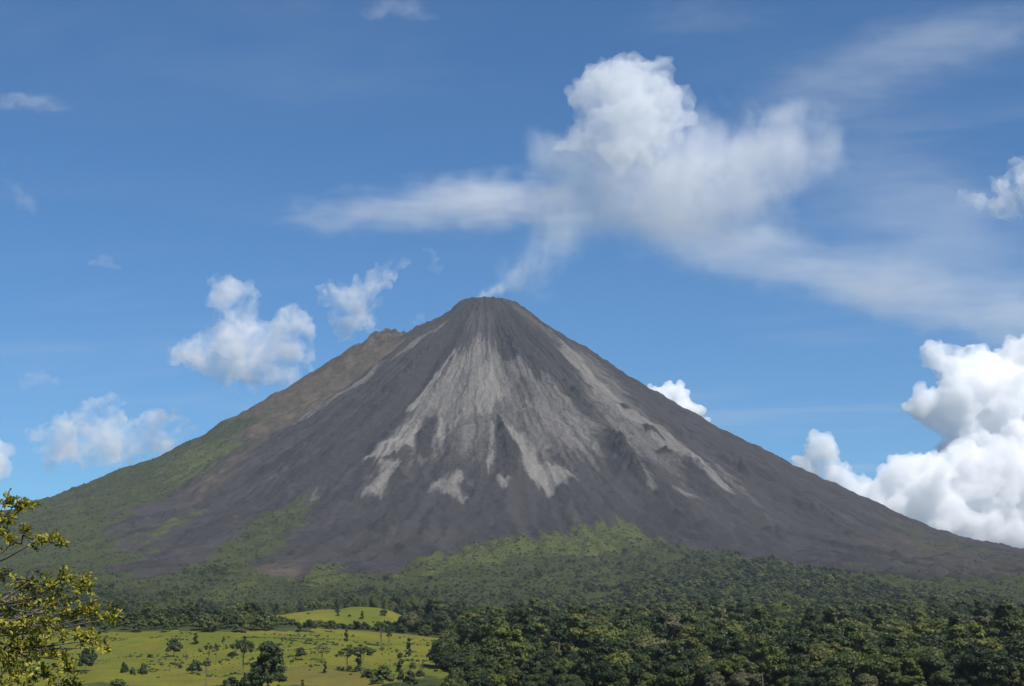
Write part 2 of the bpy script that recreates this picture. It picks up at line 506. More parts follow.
def meadow_mask(x, y):
    w = 9 * fbm2(x / 60, y / 60, 41, 2)
    d = sdist(MEADOW_PLAN, x + w, y + w)
    k = (bump(x, y, -155, 1640, 92, 120) - .40) * 90 + w * .6
    k2 = (bump(x, y, -240, 1560, 120, 110) - .35) * 90 + w * .8
    d = np.maximum(d, np.maximum(k, k2))
    for c in CLEARINGS:
        d = np.maximum(d, sdist(c, x + .3 * w, y))
    return d


# ============================================================ land materials
def mat_volcano():
    m, t = new_mat('volcanic_slope')
    pol = t.attr('polar', 'Vector')
    geo = t.node('ShaderNodeNewGeometry')
    pos = geo.outputs['Position']

    wn = t.node('ShaderNodeTexNoise'); t.l.new(pos, wn.inputs['Vector']); wn.inputs['Scale'].default_value = .012; wn.inputs['Detail'].default_value = 4
    wob = t.vmath('MULTIPLY', t.vmath('SUBTRACT', wn.outputs['Color'], (.5, .5, .5)), (70, 60, 0))
    sp = t.node('ShaderNodeSeparateXYZ'); t.l.new(pol, sp.inputs[0])
    near_top = t.math('ADD', 1.0, t.math('DIVIDE', 260.0, t.math('ADD', sp.outputs[1], 20.0)))
    ws = t.node('ShaderNodeVectorMath', operation='SCALE'); t.l.new(wob, ws.inputs[0]); t.l.new(near_top, ws.inputs['Scale'])
    polw = t.vmath('ADD', pol, ws.outputs[0])

    def streak(sx, sy, scale=1, detail=5, dist=0):
        mp = t.vmath('MULTIPLY', polw, (sx, sy, 1))
        return t.noise(mp, scale, detail, .6, dist)
    s1 = streak(.055, .0035, 1, 5, .4)
    s2 = streak(.16, .006, 1, 4)
    s3 = streak(.02, .0022, 1, 4, .6)
    fine = t.noise(pos, .16, 5, .65)
    mid = t.noise(pos, .022, 5, .6)
    mott = t.noise(pos, .07, 4, .7)
    # bare ash
    ash = t.mix(t.ramp(s3, .35, .65), (0.0252, 0.0228, 0.0239), (0.0410, 0.0370, 0.0378))
    ash = t.mix(t.math('MULTIPLY', t.ramp(s1, .45, .72), .5), ash, (0.0605, 0.0544, 0.0538))
    ash = t.mix(t.math('MULTIPLY', t.ramp(fine, .48, .72), .35), ash, (0.0243, 0.0218, 0.0232))
    # scree
    sc = t.attr('scree')
    scf = t.math('ADD', sc, t.math('MULTIPLY', t.math('SUBTRACT', s1, .5), t.math('MULTIPLY', t.ramp(sc, 0, .35), .75)))
    scf = t.math('ADD', scf, t.math('MULTIPLY', t.math('SUBTRACT', mott, .5), t.math('MULTIPLY', t.ramp(sc, 0, .3), .6)))
    scf = t.math('ADD', scf, t.math('MULTIPLY', t.math('SUBTRACT', s2, .5), t.math('MULTIPLY', sc, .35)))
    scf = t.ramp(scf, .16, .98)
    scol = t.mix(t.ramp(s2, .35, .65), (0.1260, 0.1170, 0.1062), (0.1764, 0.1656, 0.1512))
    col = t.mix(scf, ash, scol)
    # weathered brown
    br = t.attr('brown')
    brf = t.ramp(t.math('ADD', br, t.math('MULTIPLY', t.math('SUBTRACT', s1, .5), t.math('MULTIPLY', t.ramp(br, 0, .4), .9))), .15, .95)
    bcol = t.mix(t.ramp(mid, .35, .65), (0.0614, 0.0495, 0.0371), (0.0991, 0.0781, 0.0536))
    col = t.mix(t.math('MULTIPLY', brf, .85), col, bcol)
    # rock
    rk = t.attr('rock')
    rkf = t.ramp(t.math('ADD', rk, t.math('MULTIPLY', t.math('SUBTRACT', mott, .5), t.math('MULTIPLY', t.ramp(rk, 0, .3), .8))), .2, .8)
    rcol = t.mix(t.ramp(fine, .35, .65), (.012, .011, .012), (.046, .042, .039))
    col = t.mix(rkf, col, rcol)
    # growth
    vg = t.attr('green')
    vn = t.math('ADD', t.math('MULTIPLY', t.math('SUBTRACT', s1, .5), .8), t.math('MULTIPLY', t.math('SUBTRACT', mid, .5), 1.5))
    vgf = t.ramp(t.math('ADD', vg, t.math('MULTIPLY', vn, t.ramp(vg, 0, .35))), .3, .75)
    gr = t.attr('grass')
    grf = t.ramp(t.math('ADD', gr, t.math('MULTIPLY', t.math('SUBTRACT', mid, .5), t.math('MULTIPLY', t.ramp(gr, 0, .3), 1.2))), .3, .9)
    gcol = t.mix(t.ramp(mott, .3, .7), (0.0304, 0.0382, 0.0128), (0.0449, 0.0524, 0.0177))
    gcol = t.mix(t.math('MULTIPLY', t.ramp(mid, .5, .68), .5), gcol, (.058, .056, .030))
    gcol = t.mix(grf, gcol, t.mix(t.ramp(mott, .3, .7), (0.0497, 0.0601, 0.0165), (0.0696, 0.0786, 0.0228)))
    gcol = t.mix(t.math('MULTIPLY', t.ramp(fine, .5, .7), .3), gcol, (.026, .040, .014))
    col = t.mix(vgf, col, gcol)
    h = t.math('ADD', t.math('MULTIPLY', fine, 1.0), t.math('ADD', t.math('MULTIPLY', mott, 1.6), t.math('MULTIPLY', s2, .5)))
    finish(t, col, .95, .05, h, 3.0, .8)
    return m


def mat_ground():
    m, t = new_mat('forest_floor')
    pos = t.node('ShaderNodeNewGeometry').outputs['Position']
    a = t.noise(pos, .03, 5, .6); b = t.noise(pos, .35, 5, .65)
    col = t.mix(t.ramp(a, .35, .65), (.030, .040, .014), (.055, .068, .022))
    col = t.mix(t.math('MULTIPLY', t.ramp(b, .5, .7), .5), col, (.018, .020, .010))
    finish(t, col, .95, .05, b, .6, .7)
    return m


def mat_meadow():
    m, t = new_mat('pasture_grass')
    pos = t.node('ShaderNodeNewGeometry').outputs['Position']
    a = t.noise(pos, .011, 4, .6, .5); b = t.noise(pos, .06, 5, .65); c = t.noise(pos, .5, 5, .7); d = t.noise(pos, .022, 4, .6, .8)
    col = t.mix(t.ramp(a, .38, .62), (0.0944, 0.1085, 0.0117), (0.1391, 0.1358, 0.0155))
    col = t.mix(t.math('MULTIPLY', t.ramp(d, .5, .66), .55), col, (0.1391, 0.1111, 0.0248))
    col = t.mix(t.math('MULTIPLY', t.ramp(b, .50, .66), .6), col, (0.0678, 0.0942, 0.0123))
    dry = t.attr('dry')
    col = t.mix(t.math('MULTIPLY', t.ramp(t.math('ADD', dry, t.math('MULTIPLY', t.math('SUBTRACT', b, .5), 2.4)), .3, 1.0), .5), col, (0.1265, 0.0921, 0.0310))
    col = t.mix(t.math('MULTIPLY', t.ramp(c, .5, .66), .45), col, (0.0534, 0.0642, 0.0095))
    h = t.math('ADD', t.math('MULTIPLY', c, .8), t.math('MULTIPLY', b, 2.0))
    finish(t, col, .9, .1, h, .8, .8)
    return m


# ============================================================ land meshes
def build_volcano():
    thd = np.radians(np.arange(-116, 116, .15)); thc = np.radians(np.arange(116, 244, 2.0))
    th = np.concatenate([thd, thc])
    r = np.concatenate([np.arange(2, 1500, 5.0), np.arange(1500, R_MAX + 1, 8.5)])
    TH, R = np.meshgrid(th, r)
    x = SX + R * np.sin(TH); y = SY - R * np.cos(TH)
    z = H(x, y)
    z = z - 7 * sstep(R_MAX - 90, R_MAX, R)
    THw = np.where(TH > math.pi, TH - 2 * math.pi, TH)
    A = {}
    for k, reg, w in (('scree', SCREE, 1), ('rock', ROCK, 1), ('green', GREEN, 2.3), ('grass', GRASS, 2.2), ('brown', BROWN, 1.2)):
        A[k] = region_mask(reg, THw, R, w)
    A['green'] = np.maximum(A['green'], sstep(2500, 2900, R))
    A['green'] = np.where(np.abs(THw) > 1.75, np.maximum(A['green'], sstep(1100, 1700, R)), A['green'])
    west = sstep(-1.1, -1.32, THw)
    zz = z + 40 * fbm2(x / 200, y / 200, 47, 3)
    A['green'] = np.maximum(A['green'], west * sstep(770, 700, zz))
    A['brown'] = np.maximum(A['brown'], west * sstep(690, 760, zz) * .9)
    far = [len(r), len(th)]
    verts = np.stack([x, y, z], -1).reshape(-1, 3)
    faces = grid_faces(*far, wrap=True)
    # close the crater floor
    c = len(verts)
    verts = np.vstack([verts, [[SX, SY, float(z[0].mean())]]])
    n = len(th)
    fan = np.stack([np.full(n, c), (np.arange(n) + 1) % n, np.arange(n)], 1)
    ext = lambda a: np.append(a.ravel(), a.ravel()[0])
    pol = np.stack([ext(THw * 1000), ext(R), np.zeros(c + 1)], 1)
    attrs = {k: ('FLOAT', ext(v)) for k, v in A.items()}
    attrs['polar'] = ('FLOAT_VECTOR', pol)
    me = make_mesh('volcano', verts, [faces[:, ::-1], fan[:, ::-1]], True, attrs, [mat_volcano()])
    link('volcano', me, kind='structure', label='tall grey volcano cone with pale scree streaks and a green foot')
    return A['green'], x, y, z


def build_ground():
    xs = np.concatenate([np.arange(-9000, -1200, 260), np.arange(-1200, -420, 30), np.arange(-420, 420, 6), np.arange(420, 1200, 20), np.arange(1200, 9001, 260)]).astype(float)
    ys = np.concatenate([np.arange(-900, -80, 60), np.arange(-80, 200, 5), np.arange(200, 700, 12), np.arange(700, 1900, 6), np.arange(1900, 2700, 16), np.arange(2700, 9800, 130)]).astype(float)
    X, Y = np.meshgrid(xs, ys)
    Z = H(X, Y)
    _, R = polar(X, Y)
    Z = Z - 30 * (1 - sstep(R_MAX - 160, R_MAX - 20, R))
    verts = np.stack([X, Y, Z], -1).reshape(-1, 3)
    f = grid_faces(len(ys), len(xs))
    d = meadow_mask(X, Y).ravel()
    inm = (d[f].mean(1) > 0)
    dry = sdist(plan([(262, 672), (300, 664), (345, 664), (395, 676), (420, 690), (300, 690)]), X, Y).ravel()
    dry = sstep(-14, 14, dry)
    dry = np.maximum(dry, .6 * sstep(-14, 14, sdist(plan([(140, 672), (190, 660), (250, 655), (250, 668), (200, 676), (150, 684)]), X, Y).ravel()))
    for nm, sel, mat, lab in (('ground', ~inm, mat_ground(), 'dark forest floor below the volcano'), ('meadow', inm, mat_meadow(), 'rolling yellow green pasture below the volcano')):
        ff = f[sel]
        u, inv = np.unique(ff.ravel(), return_inverse=True)
        me = make_mesh(nm, verts[u], inv.reshape(-1, 4), True, {'dry': ('FLOAT', dry[u])}, [mat])
        link(nm, me, kind='structure', label=lab)


GREEN_A, VX, VY, VZ = build_volcano()
build_ground()

# ============================================================ foliage
def mat_leaf(name, stops, trans=.25, tint=.5, sub=.0):
    """foliage: colour varies from tree to tree and clump to clump"""
    m, t = new_mat(name)
    oi = t.node('ShaderNodeObjectInfo')
    rp = t.node('ShaderNodeValToRGB')
    e = rp.color_ramp.elements
    while len(e) < len(stops):
        e.new(.5)
    for k, (p, c) in enumerate(stops):
        e[k].position = p; e[k].color = (*c, 1)
    t.l.new(oi.outputs['Random'], rp.inputs[0])
    a = t.attr('tint')
    hv = t.node('ShaderNodeHueSaturation')
    t.l.new(rp.outputs[0], hv.inputs['Color'])
    t.l.new(t.math('ADD', t.math('MULTIPLY', a, tint * 2), 1 - tint), hv.inputs['Value'])
    t.l.new(t.math('ADD', .5, t.math('MULTIPLY', t.math('SUBTRACT', .5, a), .045)), hv.inputs['Hue'])
    b = t.node('ShaderNodeBsdfPrincipled')
    t.l.new(hv.outputs[0], b.inputs['Base Color']); b.inputs['Roughness'].default_value = .55; b.inputs['Specular IOR Level'].default_value = .25
    tr = t.node('ShaderNodeBsdfTranslucent'); t.l.new(hv.outputs[0], tr.inputs[0])
    mx = t.node('ShaderNodeMixShader'); mx.inputs[0].default_value = trans
    t.l.new(b.outputs[0], mx.inputs[1]); t.l.new(tr.outputs[0], mx.inputs[2])
    o = t.node('ShaderNodeOutputMaterial'); t.l.new(mx.outputs[0], o.inputs[0])
    return m


def mat_bark():
    m, t = new_mat('bark')
    co = t.node('ShaderNodeTexCoord').outputs['Object']
    n = t.noise(t.vmath('MULTIPLY', co, (6, 6, 1.2)), 1.5, 5, .65)
    finish(t, t.mix(t.ramp(n, .3, .7), (.060, .048, .036), (.155, .135, .110)), .9, .1, n, .05, .8)
    return m


BARK = mat_bark()
LEAF_FOREST = mat_leaf('forest_leaves', [(0, (.018, .032, .010)), (.28, (.032, .050, .014)), (.54, (.050, .071, .018)), (.76, (.076, .095, .021)), (.92, (.112, .128, .023)), (1, (.092, .088, .045))], tint=.38)
LEAF_PASTURE = mat_leaf('pasture_leaves', [(0, (.024, .040, .014)), (.5, (.038, .056, .018)), (1, (.056, .076, .022))])
LEAF_BRIGHT = mat_leaf('bright_leaves', [(0, (.070, .094, .024)), (1, (.100, .120, .032))])
LEAF_PALE = mat_leaf('pale_leaves', [(0, (.080, .090, .040)), (1, (.105, .112, .052))], tint=.35)
LEAF_NEAR = mat_leaf('glossy_yellow_leaves', [(0, (.265, .252, .030)), (1, (.265, .252, .030))], trans=.3, tint=.62)


def tube(P, R, n=7):
    """tapered tube along a polyline -> verts, quads"""
    P = np.asarray(P, float); R = np.asarray(R, float)
    T = np.gradient(P, axis=0); T /= np.linalg.norm(T, axis=1)[:, None] + 1e-9
    ref = np.where(np.abs(T[:, 2:3]) < .9, np.array([[0, 0, 1.]]), np.array([[1., 0, 0]]))
    U = np.cross(T, ref); U /= np.linalg.norm(U, axis=1)[:, None] + 1e-9
    W = np.cross(T, U)
    a = np.arange(n) / n * 2 * math.pi
    V = P[:, None] + R[:, None, None] * (np.cos(a)[None, :, None] * U[:, None] + np.sin(a)[None, :, None] * W[:, None])
    f = grid_faces(len(P), n, wrap=True)
    v = V.reshape(-1, 3)
    tip = len(v)
    v = np.vstack([v, P[-1:] + T[-1:] * R[-1]])
    cap = np.stack([(len(P) - 1) * n + np.arange(n), (len(P) - 1) * n + (np.arange(n) + 1) % n, np.full(n, tip)], 1)
    return v, f, cap


class Bag:
    def __init__(s): s.v = []; s.q = []; s.t = []; s.a = []; s.n = 0

    def add(s, v, q=None, t=None, a=None):
        if q is not None and len(q): s.q.append(np.asarray(q) + s.n)
        if t is not None and len(t): s.t.append(np.asarray(t) + s.n)
        s.v.append(v); s.a.append(np.broadcast_to(.5 if a is None else a, (len(v),)).copy()); s.n += len(v)

    def mesh(s, name, mat, smooth=False):
        fs = ([np.vstack(s.q)] if s.q else []) + ([np.vstack(s.t)] if s.t else [])
        return make_mesh(name, np.vstack(s.v), fs, smooth, {'tint': ('FLOAT', np.concatenate(s.a))}, [mat])


def ico(sub=1):
    t = (1 + 5 ** .5) / 2
    v = np.array([(-1, t, 0), (1, t, 0), (-1, -t, 0), (1, -t, 0), (0, -1, t), (0, 1, t), (0, -1, -t), (0, 1, -t), (t, 0, -1), (t, 0, 1), (-t, 0, -1), (-t, 0, 1)], float)
    f = [(0, 11, 5), (0, 5, 1), (0, 1, 7), (0, 7, 10), (0, 10, 11), (1, 5, 9), (5, 11, 4), (11, 10, 2), (10, 7, 6), (7, 1, 8), (3, 9, 4), (3, 4, 2), (3, 2, 6), (3, 6, 8), (3, 8, 9), (4, 9, 5), (2, 4, 11), (6, 2, 10), (8, 6, 7), (9, 8, 1)]
    v = list(v / np.linalg.norm(v[0]))
    for _ in range(sub):
        cache = {}; nf = []

        def mid(a, b):
            k = (min(a, b), max(a, b))
            if k not in cache:
                p = v[a] + v[b]; v.append(p / np.linalg.norm(p)); cache[k] = len(v) - 1
            return cache[k]
        for a, b, c in f:
            x, y, z = mid(a, b), mid(b, c), mid(c, a)
            nf += [(a, x, z), (b, y, x), (c, z, y), (x, y, z)]
        f = nf
    return np.array(v), np.array(f)


ICO1 = ico(1); ICO2 = ico(2); ICO3 = ico(3)


def crown_mesh(name, blobs, density, size, mat, seed, core=.72, drop=.12):
    """a crown: many leaf sprays over and inside uneven lobes; blobs = (cx,cy,cz,rx,ry,rz)"""
    rg = np.random.default_rng(seed)
    bag = Bag()
    B = np.array(blobs, float)
    for i, b in enumerate(B):
        c, r = b[:3], b[3:]
        area = 4 * math.pi * (((r[0] * r[1]) ** 1.6 + (r[0] * r[2]) ** 1.6 + (r[1] * r[2]) ** 1.6) / 3) ** (1 / 1.6)
        n = max(6, int(area * density))
        d = rg.normal(size=(n, 3)); d /= np.linalg.norm(d, axis=1)[:, None]
        # ragged surface: radius wobbles with direction, thin patches open up
        wob = 1 + .22 * perlin3(d * 2.1 + i * 3.7, seed) + .12 * perlin3(d * 5 + i, seed + 1)
        rad = wob * (1 - .35 * rg.random(n) ** 2.2)
        keep = perlin3(d * 3.2 + i * 1.3, seed + 2) > -.75 + drop * 2
        p = c + d * r * rad[:, None]
        for j, b2 in enumerate(B):
            if j != i:
                keep &= (((p - b2[:3]) / (b2[3:] * .72)) ** 2).sum(1) > 1
        p = p[keep]; nrm = d[keep] / r
        nrm = nrm / np.linalg.norm(nrm, axis=1)[:, None]
        n = len(p)
        if not n:
            continue
        nrm = nrm + rg.normal(size=(n, 3)) * .45 + np.array([0, 0, .25])
        nrm /= np.linalg.norm(nrm, axis=1)[:, None]
        u = np.cross(nrm, rg.normal(size=(n, 3))); u /= np.linalg.norm(u, axis=1)[:, None]
        w = np.cross(nrm, u)
        s = size * (.55 + .8 * rg.random(n))[:, None]
        asp = (.45 + .4 * rg.random(n))[:, None]
        # a spray: two triangles hinged along the middle, drooping at the sides
        a0 = p - u * s; a1 = p + w * s * asp - nrm * s * .25; a2 = p + u * s; a3 = p - w * s * asp - nrm * s * .25
        V = np.stack([a0, a1, a2, a3], 1).reshape(-1, 3)
        k = np.arange(n)[:, None] * 4
        T = np.vstack([k + [0, 1, 2], k + [0, 2, 3]])
        tint = .5 + .34 * perlin3(p / (r.mean() * .55), seed + 5) + .18 * (rg.random(n) - .5) + .12 * (rg.random() - .5)
        bag.add(V, None, T, np.repeat(np.clip(tint, 0, 1), 4))
        if core:  # solid foliage ball added inside each lobe to block light
            iv, it = ICO1
            cv = c + iv * r * core * (1 + .2 * perlin3(iv * 2 + i, seed + 7))[:, None]
            bag.add(cv, None, it, .42)
    return bag.mesh(name, mat)


def trunk_mesh(name, h, r, tips, seed, lean=.04):
    rg = np.random.default_rng(seed)
    bag = Bag()
    n = 7
    P = np.stack([np.cumsum(rg.normal(size=n) * lean * h / n), np.cumsum(rg.normal(size=n) * lean * h / n), np.linspace(-.6, h, n)], 1)
    P[:, :2] -= P[1, :2]
    R = np.linspace(r, r * .42, n); R[0] = r * 1.5
    bag.add(*tube(P, R, 8))
    for tp in tips:
        k = rg.integers(2, n - 1); a = P[k]
        b = np.asarray(tp, float); m = (a + b) / 2 + [0, 0, -.08 * np.linalg.norm(b - a)]
        bag.add(*tube([a, m, b], [R[k] * .55, R[k] * .38, R[k] * .12], 6))
    return bag.mesh(name, BARK, True)


def lobes(rg, n, w, d, z0, z1, rmin, rmax, flat=.75, dome=1.0):
    """n lobes filling a crown of half widths w,d between z0 and z1"""
    out = []
    for k in range(n):
        a = k * 2.39996 + rg.random() * .9; q = math.sqrt((k + .3) / n)
        x = math.cos(a) * q * w; y = math.sin(a) * q * d
        top = z1 - (z1 - z0) * .55 * dome * q ** 2
        r = rmin + (rmax - rmin) * rg.random()
        z = top - r * flat - rg.random() * (z1 - z0) * .25
        out.append((x, y, max(z, z0 + r * flat * .6), r * (.9 + .3 * rg.random()), r * (.9 + .3 * rg.random()), r * flat))
    return out


PROTO = {}


def make_proto(kind, name, n, w, z0, z1, rmin, rmax, th, tr, mat, seed, dens=2.2, size=.62, flat=.75, dome=1.0, drop=.12, core=.72):
    rg = np.random.default_rng(seed)
    bl = lobes(rg, n, w, w * (.85 + .3 * rg.random()), z0, z1, rmin, rmax, flat, dome)
    cm = crown_mesh(name + '_crown', bl, dens, size, mat, seed, core, drop)
    tips = [b[:3] for b in bl[:6]]
    tm = trunk_mesh(name + '_trunk', th, tr, tips, seed)
    PROTO.setdefault(kind, []).append((cm, tm))


FL, PL = LEAF_FOREST, LEAF_PASTURE
make_proto('dome', 'dome', 9, 5.2, 4, 17, 3.0, 4.3, 10, .45, FL, 1, size=.7)
make_proto('dome', 'dome', 11, 5.0, 6, 16, 2.0, 3.2, 10, .4, FL, 2)
make_proto('dome', 'dome', 11, 6.2, 5, 18, 3.0, 4.6, 11, .5, FL, 3, size=.7)
make_proto('broad', 'broad', 12, 7.0, 8, 17, 2.8, 4.0, 11, .5, FL, 4, flat=.6, dome=.7, size=.7)
make_proto('broad', 'broad', 13, 7.0, 10, 18, 1.8, 2.8, 12, .5, FL, 5, flat=.55, dome=.6, drop=.2)
make_proto('tall', 'tall', 12, 3.6, 7, 23, 1.7, 2.8, 17, .45, FL, 6, dome=1.5)
make_proto('tall', 'tall', 10, 3.2, 8, 21, 1.6, 2.5, 16, .4, FL, 7, dome=1.4, drop=.2)
make_proto('ragged', 'ragged', 9, 5.4, 8, 20, 1.5, 2.5, 15, .4, FL, 8, drop=.3, dome=.9)
make_proto('ragged', 'ragged', 8, 4.6, 9, 19, 1.4, 2.6, 15, .4, FL, 9, drop=.3, dome=.8)
make_proto('low', 'low', 8, 3.6, 1.5, 10, 1.6, 2.6, 5, .25, FL, 10)
make_proto('low', 'low', 7, 3.0, 1.5, 8, 1.5, 2.3, 4, .22, FL, 11)
# pasture kinds
make_proto('round', 'round', 22, 4.0, 1.6, 10.5, .9, 1.8, 5, .28, PL, 21, dens=3.4, size=.5, drop=.2)
make_proto('round', 'round', 16, 3.6, 2.0, 10, .8, 1.7, 5, .25, PL, 22, dens=3.4, size=.5, drop=.22)
make_proto('flat', 'flat', 20, 5.6, 6.2, 13.6, .9, 1.7, 9.6, .26, PL, 23, dens=3.0, size=.5, flat=.62, dome=.75, drop=.3, core=.4)
make_proto('flat', 'flat', 17, 5.2, 5.6, 13, .8, 1.6, 9.0, .24, PL, 24, dens=2.8, size=.5, flat=.62, dome=.8, drop=.34, core=.4)
make_proto('column', 'column', 13, 1.35, 1.0, 11, .7, 1.3, 8, .2, PL, 25, dens=3.6, size=.42, dome=1.75, drop=.2)
make_proto('sapling', 'sapling', 6, 1.0, 5.4, 9, .5, .95, 7.6, .13, PL, 26, dens=3, size=.4, dome=1, drop=.3, core=.4)
make_proto('sapling', 'sapling', 9, 1.7, 8.4, 13, .6, 1.1, 11.4, .17, PL, 27, dens=3, size=.42, dome=1, drop=.3, core=.4)
make_proto('bush', 'bush', 12, 2.3, 0, 3.6, .6, 1.2, 1.5, .12, PL, 28, dens=4.2, size=.36, drop=.2)
make_proto('bush', 'bush', 10, 2.0, 0, 3.0, .5, 1.1, 1.3, .12, PL, 29, dens=4.2, size=.36, drop=.2)
make_proto('big', 'big', 36, 6.2, 1.2, 21, 1.2, 2.7, 12, .5, PL, 30, dens=2.6, size=.58, dome=1.25, drop=.25, core=.6)
make_proto('pale', 'pale', 14, 4.6, 3, 10, .9, 1.7, 6, .22, LEAF_PALE, 31, dens=1.8, size=.5, dome=.8, drop=.4, core=0)
make_proto('brightround', 'brightround', 18, 4.6, 1.5, 10.5, 1.1, 2.1, 5, .26, LEAF_BRIGHT, 32, dens=2.8, size=.55, drop=.2)
make_proto('brightbush', 'brightbush', 11, 2.8, 0, 4, .8, 1.5, 1.5, .12, LEAF_BRIGHT, 33, dens=3, size=.45, drop=.2)


def tree(kind, var, p, sc, rz, name, label, cat='tree', group=None, sxy=None):
    cm, tm = PROTO[kind][var % len(PROTO[kind])]
    o = bpy.data.objects.new(name, None); COL.objects.link(o)
    o.location = p; o.rotation_euler = (0, 0, rz); o.scale = (sxy or sc, sxy or sc, sc)
    o.empty_display_size = .1
    o['label'] = label; o['category'] = cat
    if group:
        o['group'] = group
    c = bpy.data.objects.new('crown', cm); COL.objects.link(c); c.parent = o
    t = bpy.data.objects.new('trunk', tm); COL.objects.link(t); t.parent = o
    return o


def land_z(x, y):
    return float(H(np.array([x]), np.array([y]))[0])


KIND_H = {'dome': 17, 'broad': 17.5, 'tall': 22, 'ragged': 19, 'low': 9, 'round': 10.5, 'flat': 13.5, 'column': 11, 'sapling': 9, 'bush': 3.4, 'big': 21, 'pale': 10, 'brightround': 10.5, 'brightbush': 4}
KIND_W = {'round': 11, 'flat': 13.5, 'column': 4.6, 'sapling': 3.4, 'bush': 6, 'big': 16, 'pale': 12, 'brightround': 13, 'brightbush': 7.5, 'dome': 17, 'low': 11}


def pasture(kind, var, px, base, top, width, name, label, cat='tree', group=None):
    """a tree that stands on the land where the sight line to its foot meets it"""
    q = hit(px, base, H)
    s = q[1] / F_PX
    h = (base - top) * s; w = width * s
    H0k = 13 if (kind == 'sapling' and var == 1) else KIND_H[kind]
    W0k = 5 if (kind == 'sapling' and var == 1) else KIND_W[kind]
    return tree(kind, var, (q[0], q[1], land_z(q[0], q[1]) - .15), h / H0k, RNG.random() * 6.28, name, label, cat, group, w / W0k)


G = 'trees standing in the pasture'
for row in [
    ('round', 0, 174, 656, 638, 20, 'pasture_tree', 'round dark tree standing alone in the middle of the open pasture'),
    ('column', 0, 195.5, 644, 632, 7, 'pasture_tree', 'small narrow dark tree up slope of the round lone tree'),
    ('sapling', 1, 206, 686, 657, 9, 'slender_tree', 'thin bare stemmed tree with a small tuft, shorter of the slender pair'),
    ('sapling', 1, 208.5, 667, 642, 10, 'slender_tree', 'slender tree with two small dark tufts beside the leafy bush'),
    ('sapling', 0, 216, 664, 643, 7, 'slender_tree', 'faint slender tree just right of the two tufted slender tree'),
    ('sapling', 0, 223, 655, 635, 4, 'slender_tree', 'thinnest pole like sapling on the pasture rise'),
    ('flat', 0, 243, 674, 636, 25, 'umbrella_tree', 'umbrella shaped tree on a long thin trunk left of the tall dark tree'),
    ('big', 0, 268, 694, 635, 44, 'broad_tree', 'tallest dark leafy tree rising from the near pasture thicket'),
    ('round', 1, 301, 660, 646, 16, 'pasture_tree', 'small olive tree between the tall dark tree and the pale tree'),
    ('pale', 0, 322, 662, 643, 21, 'pale_tree', 'thin pale grey green tree above the dry pasture slope'),
    ('column', 0, 325, 673, 660, 5, 'pasture_tree', 'small dark pillar shaped tree on the dry brown slope'),
    ('flat', 1, 347, 670, 645, 29, 'spreading_tree', 'wide dark spreading tree, left one of the joined pair on the slope'),
    ('flat', 0, 361, 671, 644, 30, 'spreading_tree', 'wide dark spreading tree, right one of the joined pair on the slope'),
    ('column', 0, 358, 672, 652, 8, 'pasture_tree', 'dark narrow tree under the joined spreading crowns'),
    ('column', 0, 346, 642, 628, 6, 'pasture_tree', 'little dark spindle shaped tree on the pasture skyline'),
    ('flat', 1, 381, 646, 619, 27, 'umbrella_tree', 'umbrella tree with dark trunk at the far pasture edge'),
    ('sapling', 0, 389, 648, 630, 8, 'slender_tree', 'skinny tree close to the trunk of the far umbrella tree'),
    ('column', 0, 400, 682, 650, 10, 'columnar_tree', 'tall dark columnar tree at the foot of the pasture'),
    ('column', 0, 408.5, 657, 636, 7, 'columnar_tree', 'thin upright tree above the tall columnar tree'),
    ('brightround', 0, 383, 686, 663, 24, 'bright_tree', 'soft bright green tree left of the tall columnar tree'),
    ('round', 1, 410, 690, 668, 18, 'pasture_tree', 'rounded dark tree at the base of the columnar tree'),
    ('column', 0, 302.5, 692, 678, 5, 'pasture_tree', 'tiny dark tree at the near edge of the dry pasture'),
    ('round', 0, 86, 672, 648, 19, 'pasture_tree', 'dark dense tree behind the yellow leaved near tree'),
    ('round', 1, 93, 664, 647, 10, 'pasture_tree', 'smaller greyish tree touching the dark dense tree'),
    ('round', 1, 310, 632, 618, 18, 'pasture_tree', 'dark tree behind the pasture crest with a rounded top'),
    ('column', 0, 299, 632, 622, 7, 'pasture_tree', 'short dark tree beside the rounded tree behind the crest'),
    ('round', 0, 331, 632, 620, 13, 'pasture_tree', 'bushy tree below the far knoll behind the pasture crest'),
    ('column', 0, 338, 616, 609, 4, 'knoll_tree', 'tiny tree on the west side of the far green knoll'),
    ('column', 0, 362, 619, 610, 5, 'knoll_tree', 'tiny dark tree low on the face of the far green knoll'),
]:
    pasture(*row, group=G)
GB = 'bushes growing in the pasture'
